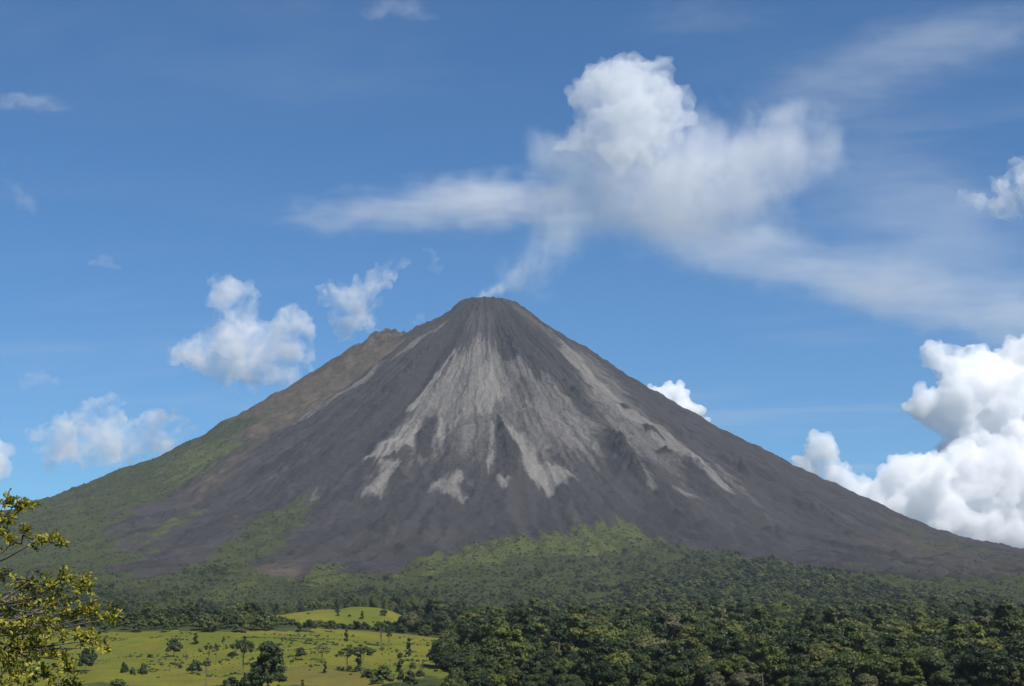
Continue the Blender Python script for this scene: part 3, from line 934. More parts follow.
for row in [
    ('bush', 0, 124, 673, 662, 9, 'bush', 'dark bush, leftmost of three bushes in the near pasture'),
    ('bush', 1, 132, 675, 665, 8, 'bush', 'dark upright bush, middle of three bushes in the near pasture'),
    ('bush', 0, 143, 674, 663, 10, 'bush', 'dark bush, rightmost of three bushes in the near pasture'),
    ('bush', 1, 180.5, 668, 663, 5, 'bush', 'very small round bush between the three bushes and the leafy bush'),
    ('bush', 0, 195, 672, 660, 16, 'bush', 'wide leafy bush beside the two tufted slender tree'),
    ('bush', 1, 230, 686, 674, 22, 'bush', 'low dark bush at the left foot of the tall dark tree'),
    ('bush', 0, 247, 688, 673, 20, 'bush', 'dark thicket bush under the umbrella tree'),
    ('brightbush', 0, 227, 690, 681, 9, 'bush', 'bright green bush among the dark thicket'),
    ('bush', 0, 368, 677, 669, 14, 'bush', 'dark bush below the joined spreading trees'),
    ('brightbush', 0, 118, 689, 678, 26, 'bush', 'wide bright green bush at the bottom of the near pasture'),
    ('brightbush', 0, 375, 684, 674, 14, 'bush', 'bright bush in the hollow below the spreading trees'),
    ('bush', 1, 150, 657, 653, 8, 'bush', 'faint low bush left of the round lone tree'),
    ('bush', 0, 233, 656, 651, 12, 'bush', 'low dark shrub on the rise right of the thinnest sapling'),
    ('bush', 1, 412, 668, 662, 9, 'bush', 'small bush on the lumpy slope above the forest edge'),
    ('bush', 0, 420, 676, 669, 10, 'bush', 'dark bush at the right edge of the lumpy slope'),
]:
    pasture(*row, cat='bush', group=GB)

for k in range(16):
    bx_, by_ = -155 + 75 * RNG.normal() * .7, 1600 + 40 * RNG.normal()
    tree('bush' if k % 3 else 'brightbush', k, (bx_, by_, land_z(bx_, by_) - .1), .5 + .7 * RNG.random(), RNG.random() * 6.28, 'bush', 'small bush dotted over the far green knoll', 'bush', 'bushes on the far knoll')

# trees along the far edge of the pasture
GH = 'row of trees behind the pasture'
rg = np.random.default_rng(77)
hedge = []
for k in range(37):
    px = 96 + k * 5.0 + rg.normal() * 1.5
    hedge.append((px, 'brightround' if rg.random() < .78 else 'round'))
for k, (px, kd) in enumerate(hedge):
    # stand just beyond the pasture crest
    q = hit(px, 633.0, H)
    Yc = min(q[1], 1140) + 2 + rg.random() * 40
    p = at(px, 631, Yc)
    h = 10.5 * (.62 + .5 * rg.random() ** 1.5)
    tree(kd, k, (p[0], p[1], land_z(p[0], p[1]) - .2), h / 10.5, rg.random() * 6.28, 'hedgerow_tree',
         'light green tree in the row behind the pasture crest' if kd == 'brightround' else 'dark green tree in the row behind the pasture crest', 'tree',
         'light green trees of the row behind the pasture' if kd == 'brightround' else 'dark green trees of the row behind the pasture', h / 10.5 * .95)
for px, top, w, lab in ((117, 596, 30, 'largest rounded green tree above the far row at the pasture edge'), (152, 597, 22, 'dark domed tree above the far row right of the largest one')):
    p = at(px, 630, 1330)
    zg = land_z(p[0], p[1]); h = CAM[2] + (HORIZON - top) / F_PX * 1330 - zg
    tree('dome', 1, (p[0], p[1], zg - .2), h / 17, 1.0, 'rainforest_tree', lab, 'tree', None, w * 1330 / F_PX / 17)

# dark woods strip beyond the second knoll
GD = 'dark trees in the belt behind the green knoll'
for k in range(26):
    px = 255 + k * 6.6 + rg.normal() * 1.4
    base, Yc = (616, 1950) if px < 335 else (611, 1830)
    p = at(px, base, Yc + rg.normal() * 22)
    zg = land_z(p[0], p[1])
    top = (604 if px < 335 else 592) + rg.normal() * 1.6
    h = CAM[2] + (HORIZON - top) / F_PX * p[1] - zg
    h = min(max(h, 9), 34)
    tree('dome' if k % 3 else 'broad', k, (p[0], p[1], zg - .2), h / 17.5, rg.random() * 6.28, 'belt_tree', 'dark green tree in the wooded belt behind the green knoll', 'tree', GD, .75 + .2 * rg.random())

# ============================================================ forest
def forest_points(spacing_fn):
    pts = []
    y = 560.0
    while y < 4700:
        s = spacing_fn(y)
        hw = .335 * y + 70
        xs = np.arange(-hw, hw, s)
        x = xs + RNG.uniform(-.42, .42, len(xs)) * s
        yy = y + RNG.uniform(-.42, .42, len(xs)) * s
        pts.append(np.stack([x, yy], 1))
        y += s * .95
    return np.vstack(pts)


to_green = plan(GREEN[5][0][:-2]); to_green = np.vstack([to_green, [[1600, 2300], [-1300, 2300]]])
FP = forest_points(lambda y: 9.2 + .0020 * y)
fx, fy = FP[:, 0], FP[:, 1]
wv = 60 * fbm2(fx / 220, fy / 220, 51, 4)
df = sdist(FOREST_PLAN, fx + wv, fy + wv * 2.2)
ds = sdist(STRIP_PLAN, fx, fy)
dm = meadow_mask(fx, fy)
ok = ((df > 0) | (ds > 0) | (RNG.random(len(fx)) < .75 * np.exp(np.minimum(df, 0) / 150.) * (fy > 1900) * (sdist(to_green, fx, fy) > 0))) & (dm < -4)
# keep the pasture clear on its near side, and let the near trees not hide it
ang = fx / fy * F_PX + 512 + 14 * fbm2(fx / 22, fy / 40, 58, 2)
near_left = (fy < 860) & (ang < 446)
ok &= ~near_left
front_pasture = (ang < 437) & (fy < 1180)
ok &= ~front_pasture
# open glades near the upper edge of the forest
gl = fbm2(fx / 120, fy / 120, 57, 3)
ok &= ~((df < 420) & (gl > .22 + .0006 * df) & (fy > 1700))
ok &= ~((fbm2(fx / 55, fy / 55, 59, 2) > .52) & (RNG.random(len(fx)) < .8))
# hollow between the pasture crest and the knoll stays low
ok &= ~((ang > 265) & (ang < 405) & (fy > 1180) & (fy < 1900))
FP = FP[ok]; fx, fy = FP[:, 0], FP[:, 1]; df = df[ok]; ang = ang[ok]
un = 2600
ux = RNG.uniform(-60, 420, un); uy = RNG.uniform(590, 1150, un)
ua = ux / uy * F_PX + 512
ku = (ua > 455) & (ua < 1060) & (meadow_mask(ux, uy) < -6)
UNDER0 = len(fx)
fx = np.concatenate([fx, ux[ku]]); fy = np.concatenate([fy, uy[ku]]); df = np.concatenate([df, np.full(ku.sum(), 400.)]); ang = np.concatenate([ang, ua[ku]])
fz = H(fx, fy)
KINDS = ['dome', 'broad', 'tall', 'ragged', 'low']
cluster = fbm2(fx / 90, fy / 90, 61, 2)
pk = RNG.random(len(fx))
kind = np.where(pk < .46, 0, np.where(pk < .62, 1, np.where(pk < .76, 2, np.where(pk < .86, 3, 4))))
sc = (.50 + .85 * RNG.random(len(fx)) ** 1.9 + .26 * np.clip(cluster, -1, 1)) * (1 + .12 * sstep(1500, 3000, fy)) * (.55 + .45 * sstep(0, 260, df))
sc = np.clip(sc, .32, 1.55) * (1 + .04 * (1 - sstep(850, 1500, fy)))
kind[UNDER0:] = 4; sc[UNDER0:] = .45 + .5 * RNG.random(len(fx) - UNDER0)
# trees west of the pasture centre, between crest and mountain, are kept lower
sc = np.where((ang < 430) & (fy < 2100), sc * .62, sc)
var = RNG.integers(0, 3, len(fx)); rz = RNG.random(len(fx)) * 6.283

# the 300 that show largest: nearest ones inside the frame whose tops clear the bottom edge
KH = np.array([KIND_H[k] for k in KINDS])
top_y = HORIZON + (CAM[2] - (fz + KH[kind] * sc)) / fy * F_PX
vis = (ang > -14) & (ang < 1038) & (top_y < 684)
rank = np.where(vis, fy / sc, 1e9)
order = np.argsort(rank)[:300]
chosen = np.zeros(len(fx), bool); chosen[order] = True
LBL = {'dome': 'rounded green tree crowded into the near forest right of the pasture', 'broad': 'broad flat topped tree in the near forest right of the pasture',
       'tall': 'tall narrow tree rising from the near forest right of the pasture', 'ragged': 'ragged open crowned tree in the near forest right of the pasture',
       'low': 'low bushy tree filling a gap in the near forest right of the pasture'}
for i in order:
    k = KINDS[kind[i]]
    tree(k, int(var[i]), (fx[i], fy[i], fz[i] - .3), float(sc[i]), float(rz[i]), 'forest_tree', LBL[k], 'tree', {'dome': 'rounded', 'broad': 'broad', 'tall': 'tall narrow', 'ragged': 'ragged', 'low': 'low'}[k] + ' trees of the near forest')


# ---- the rest of the forest and the scrub: one object each
def lowpoly_crown(name, n, w, h, mat, seed, dens, size):
    rg = np.random.default_rng(seed)
    bl = lobes(rg, n, w, w, h * .25, h, w * .36, w * .58, .72, 1.0)
    return crown_mesh(name, bl, dens, size, mat, seed, .74, .1)


FAR = [lowpoly_crown('far_crown', 6, 5.6, 14.5, FL, 40, .75, 1.0), lowpoly_crown('far_crown', 7, 6.6, 15.5, FL, 41, .7, 1.0), lowpoly_crown('far_crown', 5, 4.2, 17.5, FL, 42, .8, 1.0),
       lowpoly_crown('far_crown', 5, 5.0, 11.5, FL, 43, .75, 1.0)]
SCRUB_LEAF = mat_leaf('scrub_leaves', [(0, (0.0315, 0.0436, 0.0137)), (.45, (0.0437, 0.0553, 0.0169)), (.8, (0.0612, 0.0721, 0.0218)), (1, (0.0786, 0.0838, 0.0275))])
SCRUB = [lowpoly_crown('scrub_clump', 4, 2.6, 4.0, SCRUB_LEAF, 44, 1.0, .9), lowpoly_crown('scrub_clump', 3, 2.0, 3.2, SCRUB_LEAF, 45, 1.0, .8), lowpoly_crown('scrub_clump', 5, 3.4, 5.4, SCRUB_LEAF, 46, .8, 1.0)]


def scatter(name, protos, P, S, RZ, V, label):
    """one object of kind stuff: instances on the points of one mesh, built by geometry nodes"""
    me = bpy.data.meshes.new(name)
    me.vertices.add(len(P)); me.vertices.foreach_set('co', np.asarray(P, np.float32).ravel())
    for k, ty, d in (('siz', 'FLOAT', S), ('rot', 'FLOAT', RZ), ('var', 'INT', V)):
        a = me.attributes.new(k, ty, 'POINT'); a.data.foreach_set('value', np.asarray(d, np.int32 if ty == 'INT' else np.float32))
    me.update()
    o = link(name, me, kind='stuff', label=label)
    g = bpy.data.node_groups.new(name, 'GeometryNodeTree')
    g.interface.new_socket('Geometry', in_out='INPUT', socket_type='NodeSocketGeometry')
    g.interface.new_socket('Geometry', in_out='OUTPUT', socket_type='NodeSocketGeometry')
    N, L = g.nodes, g.links
    gi = N.new('NodeGroupInput'); go = N.new('NodeGroupOutput')
    iop = N.new('GeometryNodeInstanceOnPoints'); iop.inputs['Pick Instance'].default_value = True
    jn = N.new('GeometryNodeGeometryToInstance')
    for pm in reversed(protos):
        po = bpy.data.objects.new(pm.name, pm)     # data only, never linked to the scene
        oi = N.new('GeometryNodeObjectInfo'); oi.inputs['Object'].default_value = po
        L.new(oi.outputs['Geometry'], jn.inputs[0])

    def at_(nm, ty):
        n = N.new('GeometryNodeInputNamedAttribute'); n.data_type = ty; n.inputs[0].default_value = nm
        return next(s for s in n.outputs if s.enabled and s.name == 'Attribute')
    L.new(gi.outputs[0], iop.inputs['Points']); L.new(jn.outputs[0], iop.inputs['Instance'])
    L.new(at_('var', 'INT'), iop.inputs['Instance Index'])
    cx = N.new('ShaderNodeCombineXYZ'); L.new(at_('rot', 'FLOAT'), cx.inputs[2])
    er = N.new('FunctionNodeEulerToRotation'); L.new(cx.outputs[0], er.inputs[0]); L.new(er.outputs[0], iop.inputs['Rotation'])
    L.new(at_('siz', 'FLOAT'), iop.inputs['Scale'])
    L.new(iop.outputs[0], go.inputs[0])
    md = o.modifiers.new('scatter', 'NODES'); md.node_group = g
    return o


rest = ~chosen
near = rest & (fy < 1900)
far = rest & ~near
NEARP = [PROTO[k][v][0] for k, v in (('dome', 0), ('dome', 1), ('dome', 2), ('broad', 0), ('broad', 1), ('tall', 0), ('tall', 1), ('ragged', 0), ('low', 0))]
PICK = {0: (0, 1, 2), 1: (3, 4, 3), 2: (5, 6, 5), 3: (7, 7, 7), 4: (8, 8, 8)}
vn = np.array([PICK[int(k)][int(v)] for k, v in zip(kind, var)])
vf = np.array([{0: (0, 1, 0), 1: (1, 1, 3), 2: (2, 2, 2), 3: (2, 0, 3), 4: (3, 3, 3)}[int(k)][int(v)] for k, v in zip(kind, var)]) + len(NEARP)
idx = np.where(near, vn, vf)
sf = np.where(far & (kind == 4), sc * .8, sc)
Pf = np.stack([fx, fy, fz - .4], 1)
scatter('forest', NEARP + FAR, Pf[rest], sf[rest], rz[rest], idx[rest], 'dense green rainforest spreading over the foot of the volcano')

# scrub on the green flanks
from_grid = RNG.choice(VX.size, size=VX.size, replace=False)
gx, gy = VX.ravel()[from_grid], VY.ravel()[from_grid]
gg = GREEN_A.ravel()[from_grid]
th_, r_ = polar(gx, gy)
# even out: the polar grid is denser near the axis
keep = RNG.random(len(gx)) < np.clip(r_ / 2600, 0, 1) * np.where(r_ > 1500, 1.0, .58)
gx = gx + RNG.uniform(-4, 4, len(gx)); gy = gy + RNG.uniform(-4, 4, len(gy))
px_ = gx / gy * F_PX + 512
dfo = sdist(FOREST_PLAN, gx, gy)
n_ = fbm2(gx / 70, gy / 70, 71, 3)
keep &= (gy < 6400) & (px_ > -60) & (px_ < 1090) & (dfo < 25) & (gg * 1.05 + .45 * n_ > .62) & (RNG.random(len(gx)) < np.clip(.55 + .6 * n_ + .2 * (gg - .7), .10, 1))
gx, gy = gx[keep], gy[keep]
gz = H(gx, gy)
ns = len(gx)
scatter('scrub', SCRUB, np.stack([gx, gy, gz - .5], 1), .30 + .62 * RNG.random(ns) ** 2.4, RNG.random(ns) * 6.28, RNG.integers(0, 3, ns), 'low green scrub covering the lower flanks of the volcano')
# rough growth between pasture and mountain (hollows, gullies)
nb = 2600
bx = RNG.uniform(-420, 20, nb); by = RNG.uniform(1180, 2100, nb)
a_ = bx / by * F_PX + 512
kb = (meadow_mask(bx, by) < -2) & (a_ > -30) & (a_ < 450)
bx, by = bx[kb], by[kb]
print('FOREST', len(fx), 'SCRUB', ns, 'UNDER', len(bx))
scatter('undergrowth', SCRUB, np.stack([bx, by, H(bx, by) - .3], 1), .6 + .9 * RNG.random(len(bx)), RNG.random(len(bx)) * 6.28, RNG.integers(0, 3, len(bx)), 'low green undergrowth in the hollows behind the pasture')
nt_ = 9000
tx = RNG.uniform(-330, -20, nt_); ty = RNG.uniform(720, 1150, nt_)
kt = (meadow_mask(tx, ty) > 1) & (fbm2(tx / 40, ty / 40, 83, 3) + .35 * (RNG.random(nt_) - .5) > .16)
tx, ty = tx[kt], ty[kt]
scatter('tall_grass', [PROTO['bush'][1][0], PROTO['brightbush'][0][0]], np.stack([tx, ty, H(tx, ty) - .15], 1), .10 + .26 * RNG.random(len(tx)) ** 2, RNG.random(len(tx)) * 6.28,
        (RNG.random(len(tx)) < .7).astype(int), 'tufts of rank grass and weeds in the pasture')
#@@FOLIAGE_END

# ============================================================ the near tree at the left
def near_tree():
    rg = np.random.default_rng(99)
    D = 26.0
    spots = [(4, 503, .9), (17, 511, .8), (26, 505, .5), (2, 522, .8), (-14, 512, 1), (7, 541, .9), (22, 534, .55), (37, 541, .55), (50, 540, .5), (62, 543, .35), (-12, 545, 1), (1, 574, .7), (-16, 570, 1),
             (26, 588, 1.1), (44, 585, 1), (61, 582, 1), (78, 584, .9), (86, 590, .6), (16, 605, 1.2), (36, 606, 1), (58, 602, .8), (68, 616, .9), (84, 613, .9), (100, 614, .8), (113, 618, .5), (5, 620, 1.2), (24, 626, 1.1), (45, 626, 1),
             (60, 634, .7), (78, 637, .7), (94, 640, .9), (104, 648, .45), (10, 645, 1.2), (30, 647, 1.1), (46, 652, .9), (62, 660, .8), (71, 672, .6), (6, 668, 1.2), (24, 672, 1.2), (42, 676, 1), (58, 684, .8), (70, 690, .7), (-8, 600, 1.2), (-10, 632, 1.3),
             (-8, 660, 1.2), (-6, 690, 1.2), (14, 694, 1.2), (34, 698, 1.1), (60, 706, 1), (80, 710, .8), (20, 725, 1.1), (50, 730, 1), (-20, 720, 1.2), (75, 745, .8), (40, 760, 1), (0, 765, 1)]
    for _ in range(70):   # the rest of the crown, beyond the edge of the picture
        spots.append((-rg.uniform(25, 260), rg.uniform(470, 790), 1.2))
    base = at(-105, 612, D)
    bz = land_z(base[0], base[1])
    root = bpy.data.objects.new('leafy_tree', None); COL.objects.link(root)
    root.location = (base[0], base[1], bz)
    root['label'] = 'yellow green leafy tree close by, its branches reaching over the pasture'
    root['category'] = 'tree'
    O = np.array([base[0], base[1], bz])
    wood = Bag(); leaves = Bag()
    top = at(-95, 500, D) - O
    n = 9
    P = np.stack([np.linspace(0, top[0], n) + rg.normal(size=n) * .07, np.linspace(0, top[1], n) + rg.normal(size=n) * .07, np.linspace(-.4, top[2], n)], 1)
    R = np.linspace(.17, .05, n); R[0] = .26
    wood.add(*tube(P, R, 12))
    pts = []
    for (px, py, s) in spots:
        pts.append((at(px, py, D + rg.normal() * .55 + .2) - O, s))
    # boughs: clusters share a bough by height
    boughs = {}
    for p, s in pts:
        right = p[0] > .9
        key = (right, int(np.floor(p[2] / .62)))
        boughs.setdefault(key, []).append((p, s))
    LV, LQ = [], []
    for key, lst in boughs.items():
        C = np.mean([p for p, _ in lst], 0)
        start_z = np.clip(C[2] - .9 - .25 * abs(C[0]), 1.2, top[2] - .2)
        k = np.argmin(np.abs(P[:, 2] - start_z)); a = P[k]
        m1 = a + (C - a) * .35 + [0, 0, .05]; m2 = a + (C - a) * .7 + [0, 0, .1]
        path = np.array([a, m1, m2, C]) + np.vstack([[0, 0, 0], rg.normal(size=(2, 3)) * .06, [0, 0, 0]])
        wood.add(*tube(path, [R[k] * .4, .024, .017, .010], 8))
        for p, s in lst:
            j = path[rg.integers(1, 4)]
            mid = (j + p) / 2 + rg.normal(size=3) * .05 + [0, 0, -.04]
            wood.add(*tube([j, mid, p], [.016, .011, .006], 6))
            # twigs with leaves in whorls
            for w in range(max(5, int(14 * s))):
                dr = rg.normal(size=3) * [1, 1, .75] + [.15, 0, .35]; dr /= np.linalg.norm(dr)
                L = (.12 + .22 * rg.random()) * s
                e = p + dr * L
                wood.add(*tube([p, (p + e) / 2 + rg.normal(size=3) * .012, e], [.006, .0045, .003], 5))
                nl = rg.integers(8, 14)
                for q in range(nl):
                    o_ = p + (e - p) * (.35 + .65 * rg.random())
                    d = dr * .5 + rg.normal(size=3) * .75 + [0, 0, .1]; d /= np.linalg.norm(d)
                    LV.append((o_, d, .045 + .06 * rg.random()))
    o_ = np.array([l[0] for l in LV]); d = np.array([l[1] for l in LV]); ln = np.array([l[2] for l in LV])[:, None]
    nrm = rg.normal(size=d.shape) * .6 + [0, 0, 1.0]
    side = np.cross(d, nrm); side /= np.linalg.norm(side, axis=1)[:, None]
    up = np.cross(side, d)
    wd = ln * .26
    b0 = o_ ; m0 = o_ + d * ln * .38 - up * ln * .03; m1 = o_ + d * ln * .72 - up * ln * .06; tip = o_ + d * ln - up * ln * .16
    l0 = m0 + side * wd * .8 + up * ln * .07; r0 = m0 - side * wd * .8 + up * ln * .07
    l1 = m1 + side * wd * .85 + up * ln * .05; r1 = m1 - side * wd * .85 + up * ln * .05
    V = np.stack([b0, m0, m1, tip, l0, r0, l1, r1], 1).reshape(-1, 3)
    k = np.arange(len(o_))[:, None] * 8
    T = np.vstack([k + [0, 1, 4], k + [0, 5, 1], k + [4, 2, 6], k + [4, 1, 2], k + [1, 5, 7], k + [1, 7, 2], k + [6, 2, 3], k + [2, 7, 3]])
    tint = np.clip(.5 + .28 * perlin3(o_ * 1.6, 3) + rg.normal(size=len(o_)) * .2, 0, 1)
    leaves.add(V, None, T, np.repeat(tint, 8))
    link('trunk', wood.mesh('near_wood', BARK, True), root)
    link('crown', leaves.mesh('near_leaves', LEAF_NEAR), root)


near_tree()

# ============================================================ clouds
def mat_cloud(name, dens, col=(1, 1, 1), aniso=.0, noise=None, rate=1.0):
    m, t = new_mat(name)
    v = t.node('ShaderNodeVolumeScatter')
    v.inputs['Color'].default_value = (*col, 1); v.inputs['Anisotropy'].default_value = aniso
    if noise:
        pos = t.node('ShaderNodeTexCoord').outputs['Object']
        sc, lo, hi, stretch = noise
        n = t.noise(t.vmath('MULTIPLY', pos, stretch), sc, 6, .6, .5)
        t.l.new(t.math('MULTIPLY', t.ramp(n, lo, hi), dens), v.inputs['Density'])
    else:
        v.inputs['Density'].default_value = dens
    o = t.node('ShaderNodeOutputMaterial'); t.l.new(v.outputs[0], o.inputs['Volume'])
    m.cycles.homogeneous_volume = noise is None
    m.volume_intersection_method = 'ACCURATE' if hasattr(m, 'volume_intersection_method') else None
    return m


def blob_mesh(lobes_, voxel, name, amps, seed):
    """union of lobes -> one closed skin -> billows of several sizes"""
    vs, fs, n = [], [], 0
    v, f = ICO3
    for (c, r) in lobes_:
        vs.append(np.asarray(c) + v * np.asarray(r)); fs.append(f + n); n += len(v)
    me = make_mesh(name + '_raw', np.vstack(vs), np.vstack(fs))
    o = bpy.data.objects.new('raw', me); COL.objects.link(o)
    md = o.modifiers.new('r', 'REMESH'); md.mode = 'VOXEL'; md.voxel_size = voxel; md.use_smooth_shade = True
    dg = bpy.context.evaluated_depsgraph_get(); dg.update()
    ev = bpy.data.meshes.new_from_object(o.evaluated_get(dg))
    bpy.data.objects.remove(o); bpy.data.meshes.remove(me)
    N = len(ev.vertices)
    co = np.empty(N * 3, np.float32); ev.vertices.foreach_get('co', co); co = co.reshape(-1, 3).astype(float)
    for L, A in amps:
        no = np.empty(N * 3, np.float32); ev.vertices.foreach_get('normal', no); no = no.reshape(-1, 3).astype(float)
        q = co / L
        q = q + .35 * np.stack([perlin3(q * .9, seed + 1), perlin3(q * .9, seed + 2), perlin3(q * .9, seed + 3)], 1)
        b = np.abs(perlin3(q, seed + 4)) * 1.9 - .5
        co = co + no * (A * b)[:, None]
        ev.vertices.foreach_set('co', co.astype(np.float32).ravel()); ev.update()
        seed += 7
    o = bpy.data.objects.new('raw', ev); COL.objects.link(o)
    md = o.modifiers.new('r', 'REMESH'); md.mode = 'VOXEL'; md.voxel_size = voxel * .8; md.use_smooth_shade = True
    dg = bpy.context.evaluated_depsgraph_get(); dg.update()
    out = bpy.data.meshes.new_from_object(o.evaluated_get(dg))
    bpy.data.objects.remove(o); bpy.data.meshes.remove(ev)
    out.name = name
    return out


def cloud(name, label, Y, lob, mat, voxel_px, amps_px, seed, depth=.8, sub=0, group=None, cat='cloud', fine=None):
    """lob: (px, py, rx, ry[, dy]) sizes as they subtend from here; the cloud hangs at distance Y"""
    s = Y / F_PX
    rg = np.random.default_rng(seed)
    L = []
    for l in lob:
        px, py, rx, ry = l[:4]; dy = l[4] if len(l) > 4 else 0
        c = at(px, py, Y + dy * s)
        rd = (rx + ry) / 2 * depth
        L.append((c, (rx * s, rd * s, ry * s)))
        for k in range(sub):
            d = rg.normal(size=3); d[2] = abs(d[2]) * .9; d /= np.linalg.norm(d)
            f = .32 + .25 * rg.random()
            L.append((c + d * np.array([rx, rd, ry]) * s * .82, np.array([rx, rd, ry]) * s * f))
    cen = np.mean([c for c, _ in L], 0)
    L = [(np.asarray(c) - cen, r) for c, r in L]
    me = blob_mesh(L, voxel_px * s, name, [(a * s, b * s) for a, b in amps_px], seed)
    me.materials.clear(); me.materials.append(mat)
    me.polygons.foreach_set('material_index', np.zeros(len(me.polygons), np.int32))
    o = link(name, me, label=label, category=cat)
    o.location = cen
    if group:
        o['group'] = group
    return o


CRISP = mat_cloud('cumulus_vapour', .013)
SOFT = mat_cloud('soft_vapour', .0072, noise=(.0060, .36, .66, (1, 1, 1)))
FAINT = mat_cloud('faint_vapour', .0016)
YF = 12500.0
AMP = [(44, 13), (20, 8), (9.5, 4.2), (5, 2)]
cloud('cumulus_cloud', 'tall bright white cumulus tower at the far right above the cloud bank', YF,
      [(930, 408, 18, 20), (946, 366, 11, 24), (960, 374, 22, 26), (985, 376, 28, 28), (965, 405, 36, 34), (1000, 400, 44, 44), (948, 350, 10, 11), (1022, 376, 24, 27), (940, 424, 20, 12), (980, 428, 46, 22), (1050, 395, 50, 58), (917, 412, 8, 10), (970, 356, 12, 11), (985, 358, 12, 12),
       (1000, 455, 60, 34), (1060, 460, 70, 50)],
      CRISP, 1.7, AMP, 3, sub=5)
cloud('cumulus_cloud', 'wide white cumulus bank behind the right flank of the volcano', YF - 900,
      [(820, 453, 17, 18), (806, 464, 17, 15), (838, 480, 22, 20), (860, 497, 26, 22), (890, 500, 32, 28), (925, 490, 40, 38), (962, 478, 36, 34), (1000, 485, 42, 42), (905, 470, 16, 16), (940, 525, 50, 30), (1000, 530, 60, 34), (1045, 490, 50, 50), (870, 520, 46, 22),
       (975, 462, 20, 20), (1085, 500, 60, 55)], CRISP, 1.9, AMP, 5, sub=4)
cloud('cumulus_cloud', 'small white cumulus peeping over the upper right slope', YF + 300,
      [(666, 395, 18, 13), (678, 398, 15, 15), (655, 391, 8, 6), (686, 408, 13, 12), (700, 420, 8, 4), (670, 412, 30, 12)], mat_cloud('dense_vapour', .022), 1.5, [(24, 7), (10, 4), (5, 2)], 8, sub=4)
cloud('cumulus_cloud', 'largest puffy cloud left of the old shoulder peak', YF,
      [(240, 330, 34, 24), (262, 345, 44, 30), (225, 355, 40, 22), (190, 357, 26, 16), (280, 362, 32, 22), (240, 308, 20, 16), (232, 290, 16, 10), (250, 372, 36, 20), (222, 284, 9, 6), (300, 356, 16, 12)],
      SOFT, 1.9, [(44, 15), (20, 9), (9, 4.5)], 12, sub=3)
cloud('cumulus_cloud', 'soft cloud above the old shoulder peak of the volcano', YF + 200,
      [(352, 304, 26, 20), (368, 290, 24, 16), (340, 300, 18, 16), (385, 275, 14, 10), (396, 262, 11, 8), (358, 322, 24, 12)], mat_cloud('thin_vapour', .0066, noise=(.0066, .38, .68, (1, 1, 1))), 1.9, [(40, 14), (18, 9), (9, 5)], 15, sub=2)
cloud('cumulus_cloud', 'long pale cloud low over the left flank of the volcano', YF + 100,
      [(60, 432, 30, 16), (95, 430, 40, 22), (115, 448, 46, 18), (80, 452, 44, 14), (140, 425, 20, 12), (170, 418, 24, 9), (112, 404, 12, 8), (150, 440, 40, 14), (185, 428, 16, 8)],
      mat_cloud('milky_vapour', .0078, noise=(.0060, .38, .68, (1, 1, 1))), 1.9, [(40, 14), (18, 9), (9, 5)], 19, sub=2)
cloud('cumulus_cloud', 'pale cloud cut by the left edge over the near tree', YF + 150,
      [(-8, 455, 18, 24), (0, 470, 14, 16), (-30, 460, 40, 30)], mat_cloud('pale_vapour', .0060), 1.9, [(30, 9), (14, 5), (7, 3)], 23, sub=2)
cloud('cumulus_cloud', 'small ragged cloud high at the right edge', YF + 100,
      [(1004, 190, 14, 20), (1016, 170, 10, 14), (980, 203, 16, 9), (1000, 205, 20, 12), (1030, 185, 24, 34), (972, 196, 8, 6)], mat_cloud('ragged_vapour', .0066, noise=(.006, .36, .64, (1, 1, 1))), 1.9, [(30, 12), (14, 8), (7, 4)], 27, sub=2)
GW = 'small shreds of cloud'
for lab, lob, sd in [('faint shred of cloud above the long pale cloud', [(38, 376, 15, 6), (32, 381, 12, 5), (48, 380, 10, 4)], 31),
                     ('tiny cloud puff just left of the summit slope', [(420, 318, 7, 6), (416, 322, 6, 4)], 33),
                     ('tiny cloud puff between the soft cloud and the summit', [(437, 268, 9, 6), (430, 249, 6, 4), (433, 258, 5, 7)], 35),
                     ('thin shred of cloud at mid left of the sky', [(100, 262, 15, 5), (112, 266, 14, 4)], 37)]:
    cloud('cloud_shred', lab, YF, lob, FAINT, 1.5, [(16, 6), (8, 4), (4, 2)], sd, sub=1, group=GW)

# steam cloud over the crater: dense head, thinner body, drifting veils
YP = 7200.0
HEAD = mat_cloud('steam_head', .0075)
BODY = mat_cloud('steam_body', .0022)
cloud('steam_cloud', 'bright billowing head of the steam cloud over the crater', YP,
      [(622, 92, 44, 34), (640, 80, 32, 27), (602, 96, 28, 28), (656, 104, 36, 27), (676, 114, 20, 17), (592, 120, 22, 18), (630, 118, 52, 30), (650, 132, 34, 22), (600, 140, 36, 18), (575, 146, 20, 12), (625, 148, 44, 22)],
      mat_cloud('steam_head', .0064), 1.9, [(40, 13), (18, 8), (8, 4)], 41, sub=3)


